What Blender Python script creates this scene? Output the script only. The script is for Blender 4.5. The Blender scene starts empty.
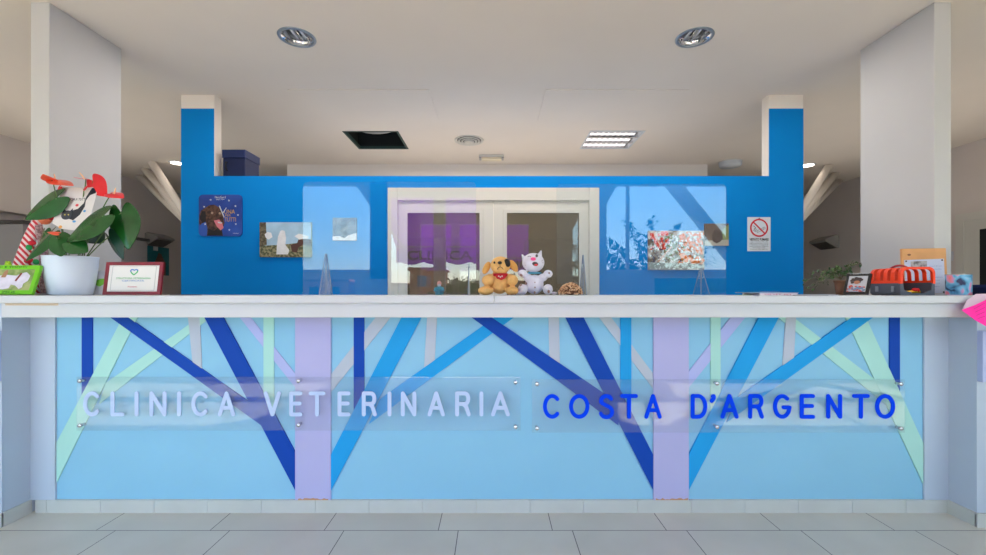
import bpy, bmesh, math, random
from mathutils import Vector, Matrix, Euler
S = bpy.context.scene
COL = S.collection
PI = math.pi
F, CX, CY, CH = 438.0, 493.0, 290.5, 1.235      # focal length, principal column, horizon row, eye height

# ------------------------------------------------------------------ camera
cam_d = bpy.data.cameras.new('camera'); cam = bpy.data.objects.new('camera', cam_d); COL.objects.link(cam)
cam.location = (0, 0, CH); cam.rotation_euler = (PI/2, 0, 0)
cam_d.sensor_width = 36; cam_d.lens = 36*F/986; cam_d.shift_y = (CY-277.5)/986
cam_d.clip_start = 0.02; cam_d.clip_end = 500
S.camera = cam
# ------------------------------------------------------------------ sky, sun, exposure
w = bpy.data.worlds.new('sky'); S.world = w; w.use_nodes = True
nt = w.node_tree; bg = nt.nodes['Background']
sky = nt.nodes.new('ShaderNodeTexSky'); sky.sky_type = 'NISHITA'; sky.sun_disc = False
sky.sun_elevation = math.radians(50); sky.sun_rotation = math.radians(160); sky.dust_density = 0.3; sky.ozone_density = 2.5
hs = nt.nodes.new('ShaderNodeHueSaturation'); hs.inputs['Hue'].default_value = 0.480; hs.inputs['Saturation'].default_value = 0.88
nt.links.new(sky.outputs[0], hs.inputs['Color']); nt.links.new(hs.outputs[0], bg.inputs[0])
bg.inputs[1].default_value = 0.58
sd = bpy.data.lights.new('sun', 'SUN'); sun = bpy.data.objects.new('sun', sd); COL.objects.link(sun)
sd.energy = 21.0; sd.color = (1.0, 0.86, 0.70); sd.angle = math.radians(1.0)
sun.rotation_euler = (math.radians(38), 0, math.radians(14))
S.view_settings.view_transform = 'Standard'; S.view_settings.look = 'None'
S.view_settings.gamma = 1; S.view_settings.use_curve_mapping = False
S.view_settings.exposure = 0.32

def area(name, loc, size, sy, power, color, rot=(0, 0, 0)):
    d = bpy.data.lights.new(name, 'AREA'); d.shape = 'RECTANGLE'; d.size = size; d.size_y = sy
    d.energy = power; d.color = color
    o = bpy.data.objects.new(name, d); COL.objects.link(o); o.location = loc; o.rotation_euler = rot
    return o
# added fill lights, out of view; no fixture or window stands for them
area('fill_back_room_up', (0, 5.0, 2.2), 4.0, 1.4, 7, (1.0, 0.9, 0.82), (PI, 0, 0))  # added up-facing fill, hidden by the blue wall, brightens the rear ceiling
area('fill_back_room_down', (0, 5.0, 2.93), 3.0, 0.6, 45, (1.0, 0.93, 0.86))  # added fill for the room behind the door glass
area('fill_entrance', (0, -0.4, 2.93), 7.0, 0.8, 20, (1.0, 0.93, 0.86))  # added fill behind the camera, no real lamps there
area('fill_lobby', (0, 3.3, 2.97), 4.6, 0.5, 32, (1.0, 0.93, 0.88))  # added fill under the front ceiling, not a fitting of the room
area('fill_side_room_west', (-4.3, 4.6, 2.0), 2.0, 3.0, 6, (1.0, 0.92, 0.85), (0, math.radians(180), 0))  # added up-facing fill for the left side room
area('fill_side_room_east', (4.3, 4.6, 2.0), 2.0, 3.0, 6, (1.0, 0.92, 0.85), (0, math.radians(180), 0))  # same added fill for the right side room

# ------------------------------------------------------------------ materials
def lin(c):
    def f(v):
        v /= 255.0
        return v/12.92 if v <= 0.04045 else ((v+0.055)/1.055)**2.4
    return (f(c[0]), f(c[1]), f(c[2]), 1)
MATS = {}
def mat(name, rgb, rough=0.6, metal=0.0, noise=0.0, nscale=8.0, bump=0.0, spec=0.4, emit=None, estr=0.0, rgb2=None, sub=0.0, detail=3):
    if name in MATS: return MATS[name]
    m = bpy.data.materials.new(name); m.use_nodes = True; n = m.node_tree; b = n.nodes['Principled BSDF']
    c = lin(rgb)
    b.inputs['Base Color'].default_value = c; b.inputs['Roughness'].default_value = rough
    b.inputs['Metallic'].default_value = metal; b.inputs['Specular IOR Level'].default_value = spec
    if noise > 0 or rgb2 or bump > 0:
        tc = n.nodes.new('ShaderNodeTexCoord'); t = n.nodes.new('ShaderNodeTexNoise')
        t.inputs['Scale'].default_value = nscale; t.inputs['Detail'].default_value = detail
        n.links.new(tc.outputs['Object'], t.inputs['Vector'])
        if noise > 0 or rgb2:
            r = n.nodes.new('ShaderNodeValToRGB')
            if rgb2:
                r.color_ramp.elements[0].position = 0.42; r.color_ramp.elements[1].position = 0.58
                r.color_ramp.elements[0].color = c; r.color_ramp.elements[1].color = lin(rgb2)
            else:
                r.color_ramp.elements[0].color = tuple(max(0, v*(1-noise)) for v in c[:3])+(1,)
                r.color_ramp.elements[1].color = tuple(min(1, v*(1+noise)) for v in c[:3])+(1,)
                r.color_ramp.elements[0].position = 0.3; r.color_ramp.elements[1].position = 0.7
            n.links.new(t.outputs['Fac'], r.inputs['Fac']); n.links.new(r.outputs['Color'], b.inputs['Base Color'])
        if bump > 0:
            bp = n.nodes.new('ShaderNodeBump'); bp.inputs['Strength'].default_value = bump; bp.inputs['Distance'].default_value = 0.01
            n.links.new(t.outputs['Fac'], bp.inputs['Height']); n.links.new(bp.outputs[0], b.inputs['Normal'])
    if emit:
        b.inputs['Emission Color'].default_value = lin(emit); b.inputs['Emission Strength'].default_value = estr
    MATS[name] = m
    return m
def glass(name, tint=(255, 255, 255), ior=1.5, gain=1.0, milk=0.0, milkc=(200, 210, 220)):
    if name in MATS: return MATS[name]
    m = bpy.data.materials.new(name); m.use_nodes = True; n = m.node_tree; n.nodes.clear()
    out = n.nodes.new('ShaderNodeOutputMaterial'); tr = n.nodes.new('ShaderNodeBsdfTransparent'); gl = n.nodes.new('ShaderNodeBsdfGlossy')
    lw = n.nodes.new('ShaderNodeLayerWeight'); mx = n.nodes.new('ShaderNodeMixShader'); mu = n.nodes.new('ShaderNodeMath'); pw_ = n.nodes.new('ShaderNodeMath')
    f0 = ((ior-1)/(ior+1))**2*gain                       # the same reflectance on the front and the back of the pane
    lw.inputs['Blend'].default_value = 0.5; pw_.operation = 'POWER'; pw_.inputs[1].default_value = 5
    mu.operation = 'MULTIPLY_ADD'; mu.use_clamp = True; mu.inputs[1].default_value = 1-f0; mu.inputs[2].default_value = f0
    n.links.new(lw.outputs['Facing'], pw_.inputs[0]); tr.inputs[0].default_value = lin(tint); gl.inputs['Roughness'].default_value = 0.0
    n.links.new(pw_.outputs[0], mu.inputs[0]); n.links.new(mu.outputs[0], mx.inputs[0])
    n.links.new(gl.outputs[0], mx.inputs[2])
    if milk > 0:
        df = n.nodes.new('ShaderNodeBsdfDiffuse'); df.inputs[0].default_value = lin(milkc)
        m2 = n.nodes.new('ShaderNodeMixShader'); m2.inputs[0].default_value = milk
        n.links.new(tr.outputs[0], m2.inputs[1]); n.links.new(df.outputs[0], m2.inputs[2]); n.links.new(m2.outputs[0], mx.inputs[1])
    else: n.links.new(tr.outputs[0], mx.inputs[1])
    n.links.new(mx.outputs[0], out.inputs[0]); MATS[name] = m
    return m

M_CEIL = mat('plaster_ceiling', (226, 216, 205), 0.9, noise=0.02, nscale=1.5)
M_CREAM = mat('plaster_cream', (232, 224, 214), 0.85, noise=0.02, nscale=2)
M_GREYW = mat('plaster_grey_white', (194, 194, 193), 0.8, noise=0.02, nscale=2)
M_WALLS = mat('plaster_side_wall', (205, 196, 190), 0.85, noise=0.02, nscale=2)
M_BLUE = mat('paint_azure', (0, 128, 206), 0.7, spec=.12, noise=0.05, nscale=1.2)
M_WHITE = mat('white_laminate', (200, 204, 208), 0.35, noise=0.015, nscale=3)
M_PANEL = mat('paint_sky_blue', (142, 198, 226), 0.6, spec=.2, noise=0.025, nscale=2)
M_LILAC = mat('paint_lilac', (180, 180, 222), 0.65, spec=.2, noise=0.015, nscale=3)
M_OUTP = mat('paint_pale_grey_blue', (184, 198, 214), 0.6, noise=0.015, nscale=3)
M_ROYAL = mat('paint_royal_blue', (18, 72, 172), 0.6, spec=.15, noise=0.04, nscale=4)
M_CYAN = mat('paint_light_blue', (36, 160, 226), 0.6, spec=.15, noise=0.03, nscale=4)
M_MINT = mat('paint_mint', (172, 222, 212), 0.6, spec=.2, noise=0.02, nscale=4)
M_STONE = mat('paint_stone_grey', (182, 192, 205), 0.5, noise=0.02, nscale=4)
M_PINKL = mat('paint_pink_lilac', (176, 184, 232), 0.5)
M_SKIRT = mat('skirting_tile', (196, 200, 196), 0.35, noise=0.04, nscale=6)
M_DOORF = mat('white_door_lacquer', (204, 201, 192), 0.4)
M_BLACK = mat('black_plastic', (18, 18, 20), 0.5)
M_CHROME = mat('chrome', (215, 215, 218), 0.12, 1.0)
M_STEEL = mat('brushed_steel', (170, 168, 165), 0.3, 1.0)
M_DGREEN = mat('dark_green_metal', (40, 66, 60), 0.6)
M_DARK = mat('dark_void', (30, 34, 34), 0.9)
M_ACR = glass('clear_acrylic', (250, 253, 255), 1.5, 1.3)
M_SIGNP = glass('sign_acrylic', (252, 253, 254), 1.5, 1.0, 0.035, (205, 214, 226))
M_DGLASS = glass('door_glass', (160, 156, 145), 1.5, 2.1)
M_WGLASS = glass('window_glass', (240, 246, 248), 1.45, 1.0)
M_EDGE = mat('acrylic_edge', (120, 140, 165), 0.3)

def floor_mat():
    m = bpy.data.materials.new('floor_tiles'); m.use_nodes = True; n = m.node_tree; b = n.nodes['Principled BSDF']
    tc = n.nodes.new('ShaderNodeTexCoord'); mp = n.nodes.new('ShaderNodeMapping')
    mp.inputs['Location'].default_value = (-0.996, -2.254, 0)
    br = n.nodes.new('ShaderNodeTexBrick'); br.offset = 0.175; br.offset_frequency = 2; br.squash = 1
    br.inputs['Scale'].default_value = 1; br.inputs['Mortar Size'].default_value = 0.0022; br.inputs['Mortar Smooth'].default_value = 0
    br.inputs['Brick Width'].default_value = 0.5875; br.inputs['Row Height'].default_value = 0.6
    br.inputs['Color1'].default_value = lin((214, 212, 202)); br.inputs['Color2'].default_value = lin((208, 206, 196))
    br.inputs['Mortar'].default_value = lin((92, 92, 92))
    no = n.nodes.new('ShaderNodeTexNoise'); no.inputs['Scale'].default_value = 3; no.inputs['Detail'].default_value = 6
    mx = n.nodes.new('ShaderNodeMix'); mx.data_type = 'RGBA'; mx.blend_type = 'MULTIPLY'; mx.inputs['Factor'].default_value = 0.25
    n.links.new(tc.outputs['Object'], mp.inputs[0]); n.links.new(mp.outputs[0], br.inputs['Vector'])
    n.links.new(tc.outputs['Object'], no.inputs['Vector'])
    n.links.new(br.outputs['Color'], mx.inputs['A']); n.links.new(no.outputs['Fac'], mx.inputs['B'])
    n.links.new(mx.outputs['Result'], b.inputs['Base Color'])
    b.inputs['Roughness'].default_value = 0.38; b.inputs['Specular IOR Level'].default_value = 0.4
    return m
M_FLOOR = floor_mat()

# ------------------------------------------------------------------ helpers
def P(px, py, Y):            # where a ray through a picture point meets the plane at depth Y
    return Vector(((px-CX)*Y/F, Y, CH-(py-CY)*Y/F))
def link(name, bm, m, parent=None, smooth=False):
    me = bpy.data.meshes.new(name); bmesh.ops.recalc_face_normals(bm, faces=bm.faces[:]); bm.to_mesh(me); bm.free()
    for mm in (m if isinstance(m, (list, tuple)) else [m]): me.materials.append(mm)
    if smooth:
        for p in me.polygons: p.use_smooth = True
    o = bpy.data.objects.new(name, me); COL.objects.link(o)
    if parent: o.parent = parent
    return o
def tag(o, label=None, cat=None, group=None, kind=None):
    if label: o['label'] = label
    if cat: o['category'] = cat
    if group: o['group'] = group
    if kind: o['kind'] = kind
    return o
def thing(name, label, cat, loc=(0, 0, 0), rot=(0, 0, 0), group=None):
    o = bpy.data.objects.new(name, None); COL.objects.link(o); o.location = loc; o.rotation_euler = rot; o.empty_display_size = 0.05
    return tag(o, label, cat, group)
def box(bm, x0, x1, y0, y1, z0, z1, mi=0, M=None):
    vs = [bm.verts.new(Vector(p) if M is None else M @ Vector(p)) for p in ((x0,y0,z0),(x1,y0,z0),(x1,y1,z0),(x0,y1,z0),(x0,y0,z1),(x1,y0,z1),(x1,y1,z1),(x0,y1,z1))]
    for f in ((0,3,2,1),(4,5,6,7),(0,1,5,4),(1,2,6,5),(2,3,7,6),(3,0,4,7)):
        bm.faces.new([vs[i] for i in f]).material_index = mi
def boxo(name, x0, x1, y0, y1, z0, z1, m, parent=None, bev=0.0, kind=None):
    bm = bmesh.new(); box(bm, x0, x1, y0, y1, z0, z1); o = link(name, bm, m, parent)
    if bev: bevel(o, bev)
    if kind: o['kind'] = kind
    return o
def bevel(o, wd, seg=2):
    b = o.modifiers.new('bevel', 'BEVEL'); b.width = wd; b.segments = seg; b.limit_method = 'ANGLE'; b.angle_limit = 0.6
    return o
def prism(bm, pts, y0, y1, mi=0):     # outline in x,z extruded from y0 to y1
    a = [bm.verts.new((p[0], y0, p[1])) for p in pts]; b = [bm.verts.new((p[0], y1, p[1])) for p in pts]
    n = len(pts)
    bm.faces.new(a).material_index = mi; bm.faces.new(b[::-1]).material_index = mi
    for i in range(n):
        bm.faces.new((a[i], b[i], b[(i+1) % n], a[(i+1) % n])).material_index = mi
def poly(name, pts, y, m, parent, th=0.0006):
    bm = bmesh.new(); prism(bm, pts, y-th, y); return link(name, bm, m, parent)
def polys(name, lst, y, m, parent, th=0.0006):
    bm = bmesh.new(); union_prism(bm, [ccw(p) for p in lst], y-th, y)
    return link(name, bm, m, parent)
def circ(cx, cz, rx, rz=None, n=20, a0=0, rot=0):
    rz = rz or rx; out = []
    for i in range(n):
        a = a0+2*PI*i/n; x, z = rx*math.cos(a), rz*math.sin(a)
        out.append((cx+x*math.cos(rot)-z*math.sin(rot), cz+x*math.sin(rot)+z*math.cos(rot)))
    return out
def rrect(x0, x1, z0, z1, r, n=5, corners=(1, 1, 1, 1)):   # corners: BL BR TR TL
    out = []
    for k, (cx, cz, a) in enumerate(((x0+r, z0+r, PI), (x1-r, z0+r, 1.5*PI), (x1-r, z1-r, 0), (x0+r, z1-r, PI/2))):
        if corners[k]: out += [(cx+r*math.cos(a+PI/2*i/n), cz+r*math.sin(a+PI/2*i/n)) for i in range(n+1)]
        else: out.append(((x0, z0), (x1, z0), (x1, z1), (x0, z1))[k])
    return out
def blob(bm, c, r, rot=None, seg=16, rings=10, mi=0):
    M = Matrix.Translation(Vector(c)) @ (Euler(rot).to_matrix().to_4x4() if rot else Matrix.Identity(4)) @ Matrix.Diagonal((r[0], r[1], r[2], 1))
    g = bmesh.ops.create_uvsphere(bm, u_segments=seg, v_segments=rings, radius=1, matrix=M)
    if mi:
        for v in g['verts']:
            for f in v.link_faces: f.material_index = mi
def tube(bm, pts, r, n=8, mi=0, r1=None):
    pts = [Vector(p) for p in pts]; rings = []
    for i, p in enumerate(pts):
        d = (pts[min(i+1, len(pts)-1)]-pts[max(i-1, 0)]).normalized()
        u = d.cross(Vector((0, 0, 1)) if abs(d.z) < 0.9 else Vector((1, 0, 0))).normalized(); v = d.cross(u)
        rr = r if r1 is None else r+(r1-r)*i/(len(pts)-1)
        rings.append([bm.verts.new(p+u*rr*math.cos(2*PI*k/n)+v*rr*math.sin(2*PI*k/n)) for k in range(n)])
    for a, b in zip(rings, rings[1:]):
        for k in range(n): bm.faces.new((a[k], a[(k+1) % n], b[(k+1) % n], b[k])).material_index = mi
    bm.faces.new(rings[0][::-1]).material_index = mi; bm.faces.new(rings[-1]).material_index = mi
def lathe(bm, prof, n=32, c=(0, 0, 0), mi=0, cap=True):    # prof: (radius, z)
    rings = [[bm.verts.new((c[0]+r*math.cos(2*PI*k/n), c[1]+r*math.sin(2*PI*k/n), c[2]+z)) for k in range(n)] for r, z in prof]
    for a, b in zip(rings, rings[1:]):
        for k in range(n): bm.faces.new((a[k], a[(k+1) % n], b[(k+1) % n], b[k])).material_index = mi
    if cap:
        bm.faces.new(rings[0][::-1]).material_index = mi; bm.faces.new(rings[-1]).material_index = mi
def bez(p0, p1, p2, n=8):
    p0, p1, p2 = Vector(p0), Vector(p1), Vector(p2)
    return [p0*(1-t)**2+p1*2*t*(1-t)+p2*t*t for t in [i/n for i in range(n+1)]]
def text(name, s, cx, cz, width, height, y, m, parent, th=0.0006, mirror=False, spacing=1.0, bold=0.0):
    cu = bpy.data.curves.new(name, 'FONT'); cu.body = s; cu.size = 1; cu.extrude = 0.0; cu.offset = bold; cu.space_character = spacing; cu.resolution_u = 4
    ob = bpy.data.objects.new(name, cu)
    me = bpy.data.meshes.new_from_object(ob); bpy.data.objects.remove(ob)
    xs = [v.co.x for v in me.vertices]; ys = [v.co.y for v in me.vertices]
    sx = width/(max(xs)-min(xs)); sz = height/(max(ys)-min(ys)); mx, my = (max(xs)+min(xs))/2, (max(ys)+min(ys))/2
    bm = bmesh.new(); bm.from_mesh(me)
    for v in bm.verts: v.co = Vector((cx+(v.co.x-mx)*sx*(-1 if mirror else 1), y, cz+(v.co.y-my)*sz))
    ex = bmesh.ops.extrude_face_region(bm, geom=bm.faces[:])
    for v in [g for g in ex['geom'] if isinstance(g, bmesh.types.BMVert)]: v.co.y -= th
    o = link(name, bm, m, parent); bpy.data.meshes.remove(me)
    return o
def copy_tree(o, parent=None):
    c = o.copy(); COL.objects.link(c); c.parent = parent
    for ch in list(o.children): copy_tree(ch, c)
    return c
def st(o): o['kind'] = 'structure'; return o

# ================================================================== THE ROOM
H = 3.0; XW = 5.7; YB = 8.6; YF = -1.2
boxo('floor', -XW-.2, XW+.2, YF-.2, YB+.2, -0.12, 0, M_FLOOR, kind='structure')
# ceiling with the openings for its lamps and the missing panel
holes = []
def hole_rect(a, b, c, d): holes.append([(a, c), (b, c), (b, d), (a, d)])
DL = [(-1.367, 3.055), (1.405, 3.055)]
SMALL = [(-4.36, 6.04), (4.42, 6.15)]
hole_rect(-1.66, -1.06, 4.86, 5.45)                   # missing panel
hole_rect(1.08, 1.68, 4.84, 5.44)                     # louvre lamp
for x, y in DL: holes.append([(x+.105*math.cos(a), y+.105*math.sin(a)) for a in [2*PI*i/28 for i in range(28)]])
for x, y in SMALL: holes.append([(x+.075*math.cos(a), y+.075*math.sin(a)) for a in [2*PI*i/20 for i in range(20)]])
bm = bmesh.new()
def loop(pts):
    vs = [bm.verts.new((p[0], p[1], H)) for p in pts]
    for i in range(len(vs)): bm.edges.new((vs[i], vs[(i+1) % len(vs)]))
loop([(-XW, YF), (XW, YF), (XW, YB), (-XW, YB)])
for h in holes: loop(h)
bmesh.ops.triangle_fill(bm, use_beauty=True, edges=bm.edges[:])
g = bmesh.ops.extrude_face_region(bm, geom=bm.faces[:])
for v in [q for q in g['geom'] if isinstance(q, bmesh.types.BMVert)]: v.co.z += 0.015
box(bm, -XW-.2, XW+.2, YF-.2, YB+.2, 3.42, 3.6)
st(link('ceiling', bm, M_CEIL))
boxo('wall_left', -XW-.2, -XW, YF-.2, YB+.2, 0, 3.42, M_WALLS, kind='structure')
boxo('wall_right', XW, XW+.2, YF-.2, YB+.2, 0, 3.42, M_WALLS, kind='structure')
boxo('wall_back', -XW, XW, YB, YB+.2, 0, 3.42, M_WALLS, kind='structure')
boxo('wall_back_room', -2.88, 3.0, 6.13, 6.4, 0, 3.0, M_CREAM, kind='structure')
# storefront behind the viewer
bm = bmesh.new()
y0, y1 = YF-.15, YF
for a, b, c, d in ((-XW, XW, 2.85, 3.42), (-.75, .8, 2.62, 2.85), (-XW, -5.2, 0, 2.85), (-1.80, -1.52, 0, 2.85), (-.87, -.75, 0, 2.85), (-1.52, -.87, 2.62, 2.85), (.8, 1.66, 0, 2.85), (5.2, XW, 0, 2.85),
                   (-5.2, -1.55, 1.40, 1.54), (1.66, 5.2, 1.42, 1.54), (-2.02, -1.8, 0, 1.4), (1.66, 2.36, 0, 1.42), (-5.2, -1.55, 0, .25), (1.66, 5.2, 0, .25)):
    box(bm, a, b, y0, y1, c, d)
prism(bm, [(-1.55, 2.85), (-2.05, 2.85), (-1.78, 2.45), (-1.78, 1.5), (-1.55, 1.5)], y0, y1)
prism(bm, [(1.66, 2.85), (1.85, 2.85), (1.66, 2.5)], y0, y1)
st(link('wall_front', bm, M_GREYW))
for nme, a, b, ms in (('window_1', -5.2, -1.55, (-3.6,)), ('window_2', 1.66, 5.2, (1.99, 3.9))):
    bm = bmesh.new()
    for x in ms: box(bm, x-.02, x+.02, y0+.04, y0+.1, .25, 2.85)
    box(bm, a, b, y0+.04, y0+.1, 2.78, 2.85)
    fr = st(link(nme, bm, M_DOORF))
    boxo('pane', a, b, y0+.065, y0+.071, .25, 2.85, M_WGLASS, fr)
dj = boxo('door_1', -.75, -.70, y0+.03, y0+.1, 0, 2.85, M_DOORF, kind='structure')
boxo('door_jamb', .75, .80, y0+.03, y0+.1, 0, 2.85, M_DOORF, dj)

# blue dividing wall
YP = 3.95; ZP = CH+114.5*YP/F
xL0, xL1, xR0, xR1 = P(181, 0, YP).x, P(214, 0, YP).x, P(769, 0, YP).x, P(803.5, 0, YP).x
dx0, dx1, dz = P(388, 0, YP).x, P(599, 0, YP).x, P(0, 188, YP).z
bm = bmesh.new()
zb = CH+182*YP/F
for a, b in ((xL0, xL1), (xR0, xR1)):
    box(bm, a, b, YP, YP+.1, 0, zb)
bb = xL1
box(bm, xL1, dx0, YP, YP+.1, 0, ZP); box(bm, dx1, xR0, YP, YP+.1, 0, ZP); box(bm, dx0, dx1, YP, YP+.1, dz, ZP)
box(bm, xL0+.01, dx0, YP+.1, YP+.27, 0, ZP-.0); box(bm, dx1, xR1-.01, YP+.1, YP+.27, 0, ZP); box(bm, dx0, dx1, YP+.1, YP+.27, dz, ZP)
st(link('wall_dividing', bm, M_BLUE))
for nme, a, b, s in (('trim_1', xL0, xL1, 1), ('trim_2', xR0, xR1, -1)):    # bare cream top of each blue pillar and its cream inner cheek
    bm = bmesh.new(); box(bm, a+.001, b-.001, YP+.001, YP+.1, zb, H)
    if s > 0: box(bm, b, b+.004, YP+.003, YP+.1, ZP, H)
    else: box(bm, a-.004, a, YP+.003, YP+.1, ZP, H)
    st(link(nme, bm, M_CREAM))

# double door of the blue wall
d = boxo('door_2', dx0, dx0+.09, YP-.015, YP+.12, 0, dz, M_DOORF, bev=.003, kind='structure')
boxo('door_jamb', dx1-.09, dx1, YP-.015, YP+.12, 0, dz, M_DOORF, d, bev=.003)
boxo('door_head', dx0+.09, dx1-.09, YP-.015, YP+.12, dz-.115, dz, M_DOORF, d, bev=.003)
zt = dz-.115; mid = P(493.5, 0, YP).x
gz = P(0, 212.5, YP).z
for a, b, g0, g1 in ((dx0+.09, mid-.002, P(407, 0, YP).x, P(480, 0, YP).x), (mid+.002, dx1-.09, P(506.5, 0, YP).x, P(579.5, 0, YP).x)):
    bm = bmesh.new(); ya, yb = YP+.005, YP+.05
    box(bm, a, g0, ya, yb, .01, zt); box(bm, g1, b, ya, yb, .01, zt); box(bm, g0, g1, ya, yb, gz, zt); box(bm, g0, g1, ya, yb, .01, .25)
    for u0, u1, v0, v1 in ((g0-.03, g0+.004, .22, gz+.03), (g1-.004, g1+.03, .22, gz+.03), (g0, g1, gz-.004, gz+.03), (g0, g1, .22, .254)):
        box(bm, u0, u1, ya-.006, ya, v0, v1)
    lf = bevel(link('door_leaf', bm, M_DOORF, d), .002)
    boxo('glass', g0, g1, YP+.022, YP+.03, .25, gz, M_DGLASS, lf)
    bm = bmesh.new(); hx = b-.045 if a < -.5 else a+.045
    tube(bm, [(hx, ya-.05, 1.02), (hx+(-.11 if a < -.5 else .11), ya-.05, 1.02)], .009); tube(bm, [(hx, ya, 1.02), (hx, ya-.05, 1.02)], .01)
    link('door_handle', bm, M_STEEL, lf, True)

# stub walls beside the counter
for nme, xa, xb, yn, yf in (('wall_stub_left', -2.83, -2.715, 2.68, 3.20), ('wall_stub_right', 2.70, 2.805, 2.68, 3.22)):
    boxo(nme, xa, xb, yn, yf, 0, H, M_GREYW, bev=.004, kind='structure')

# door and switch of the right wall
zD = 2.16
d = boxo('door_3', XW-.03, XW, 4.2, 4.29, 0, zD, M_DOORF, kind='structure')
boxo('door_jamb', XW-.03, XW, 5.28, 5.37, 0, zD, M_DOORF, d); boxo('door_head', XW-.03, XW, 4.29, 5.28, zD-.09, zD, M_DOORF, d)
bm = bmesh.new(); box(bm, XW-.015, XW-.002, 4.29, 4.45, .01, zD-.09); box(bm, XW-.015, XW-.002, 5.12, 5.28, .01, zD-.09); box(bm, XW-.015, XW-.002, 4.45, 5.12, 1.95, zD-.09); box(bm, XW-.015, XW-.002, 4.45, 5.12, .01, .3)
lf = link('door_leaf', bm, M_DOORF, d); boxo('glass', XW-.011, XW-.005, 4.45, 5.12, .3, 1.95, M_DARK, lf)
sw = thing('light_switch', 'small white light switch on the side wall beside the glazed door', 'switch', (XW, 5.46, 1.66))
boxo('cover_plate', -.01, 0, -.04, .04, -.06, .06, M_WHITE, sw, .002); boxo('rocker', -.016, -.01, -.018, .018, -.03, .03, M_DOORF, sw, .001)

# hatches in the ceiling
for nme, a, b, c, e in (('trim_3', -1.80, -.56, 3.84, 4.52), ('trim_4', .46, 1.72, 3.84, 4.54)):
    bm = bmesh.new(); box(bm, a, b, c, e, H-.007, H-.0001); st(bevel(link(nme, bm, M_CEIL), .001, 1))
# bulkhead and cupboard far left
boxo('wall_bulkhead', -XW, -5.56, 3.2, 5.7, 2.14, 3.0, M_WALLS, kind='structure')
cb = thing('wall_cupboard', 'tall grey cupboard in the far room behind the striped doll', 'cupboard', (-5.35, 5.2, 0))
boxo('cupboard_body', -.33, .3, -.5, 1.2, 0, 1.95, mat('grey_laminate', (150, 146, 146), .6), cb, .004)
boxo('cupboard_top', -.35, .32, -.52, 1.22, 1.95, 1.99, mat('dark_laminate', (70, 68, 68), .5), cb, .003)

# ================================================================== COUNTER
YC = 2.445; ZT = 1.2085; YS = 2.25
ct = thing('reception_counter', 'long white reception counter with a sky blue front of slanted coloured boards', 'reception counter', (0, YC, 0))
def cb_(name, x0, x1, y0, y1, z0, z1, m, bev=0, parent=None):
    return boxo(name, x0, x1, y0-YC, y1-YC, z0, z1, m, parent or ct, bev)
jx = P(496, 0, YS).x-.01
cb_('worktop', -3.3, jx-.0008, YS, 2.68, 1.1695, ZT, M_WHITE, .003)
cb_('worktop', jx+.0008, 3.3, YS, 2.68, 1.1695, ZT, M_WHITE, .003)
cb_('fascia', -2.55, 2.52, YS+.022, YC, 1.095, 1.1695, M_WHITE, .002)
q = lambda px: P(px, 0, YC).x
cb_('front_panel', q(57), q(923), YC, YC+.05, .07, 1.169, M_PANEL)
zpb = P(0, 499, YC).z
for a, b, m in ((29, 57, M_OUTP), (922.5, 950, M_OUTP), (296, 331.5, M_LILAC), (652.8, 688, M_LILAC)):
    cb_('post', q(a), q(b), YC-.012, YC, zpb, 1.169, m, .0015)
for a, b in ((299, 329), (655, 687)):        # chipped lower edge of the lilac posts
    rc = random.Random(a); xs = [q(a)+(q(b)-q(a))*i/14 for i in range(15)]
    bm = bmesh.new(); prism(bm, [(xs[0], zpb-.001)]+[(x, zpb+rc.uniform(.003, .012)) for x in xs]+[(xs[-1], zpb-.001)], -.0135, -.012); link('chipped_edge', bm, mat('bare_chipboard', (196, 150, 112), .9), ct)
cb_('bare_edge', P(5, 0, 2.27).x, P(58, 0, 2.27).x, YS+.0205, YS+.022, 1.157, 1.169, mat('pale_chipboard', (206, 186, 160), .9))
for s, xe in ((-1, -2.57), (1, 2.53)):       # wings beside the recess
    a, b = (xe, xe*1.3) if s > 0 else (xe*1.3, xe)
    cb_('wing', a, b, 2.29, 2.68, .0, 1.169, M_OUTP, .002)
    cb_('wing_shelf', (xe+.0 if s > 0 else xe*1.3), (xe*1.3 if s > 0 else xe), 2.262, 2.29, P(0, 382, 2.27).z, P(0, 331, 2.27).z, mat('pale_violet_board', (176, 190, 226), .6), .002)
    bm = bmesh.new()
    box(bm, xe-.010 if s > 0 else xe-.0, xe if s > 0 else xe+.010, 2.285-YC, YC-.012-YC, 0, .073)
    box(bm, *( (xe-.01, xe*1.3) if s > 0 else (xe*1.3, xe+.01)), 2.278-YC, 2.29-YC, 0, .073)
    link('skirting', bm, M_SKIRT, ct)
bm = bmesh.new(); x = q(-4)
while x < q(950):                             # tiled skirting with open joints
    a, b = max(x+.001, -2.54), min(x+.297, 2.52)
    if b > a: box(bm, a, b, 2.43-YC, YC-YC-.0, 0, .071)
    x += .298
link('skirting', bm, M_SKIRT, ct)
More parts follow.
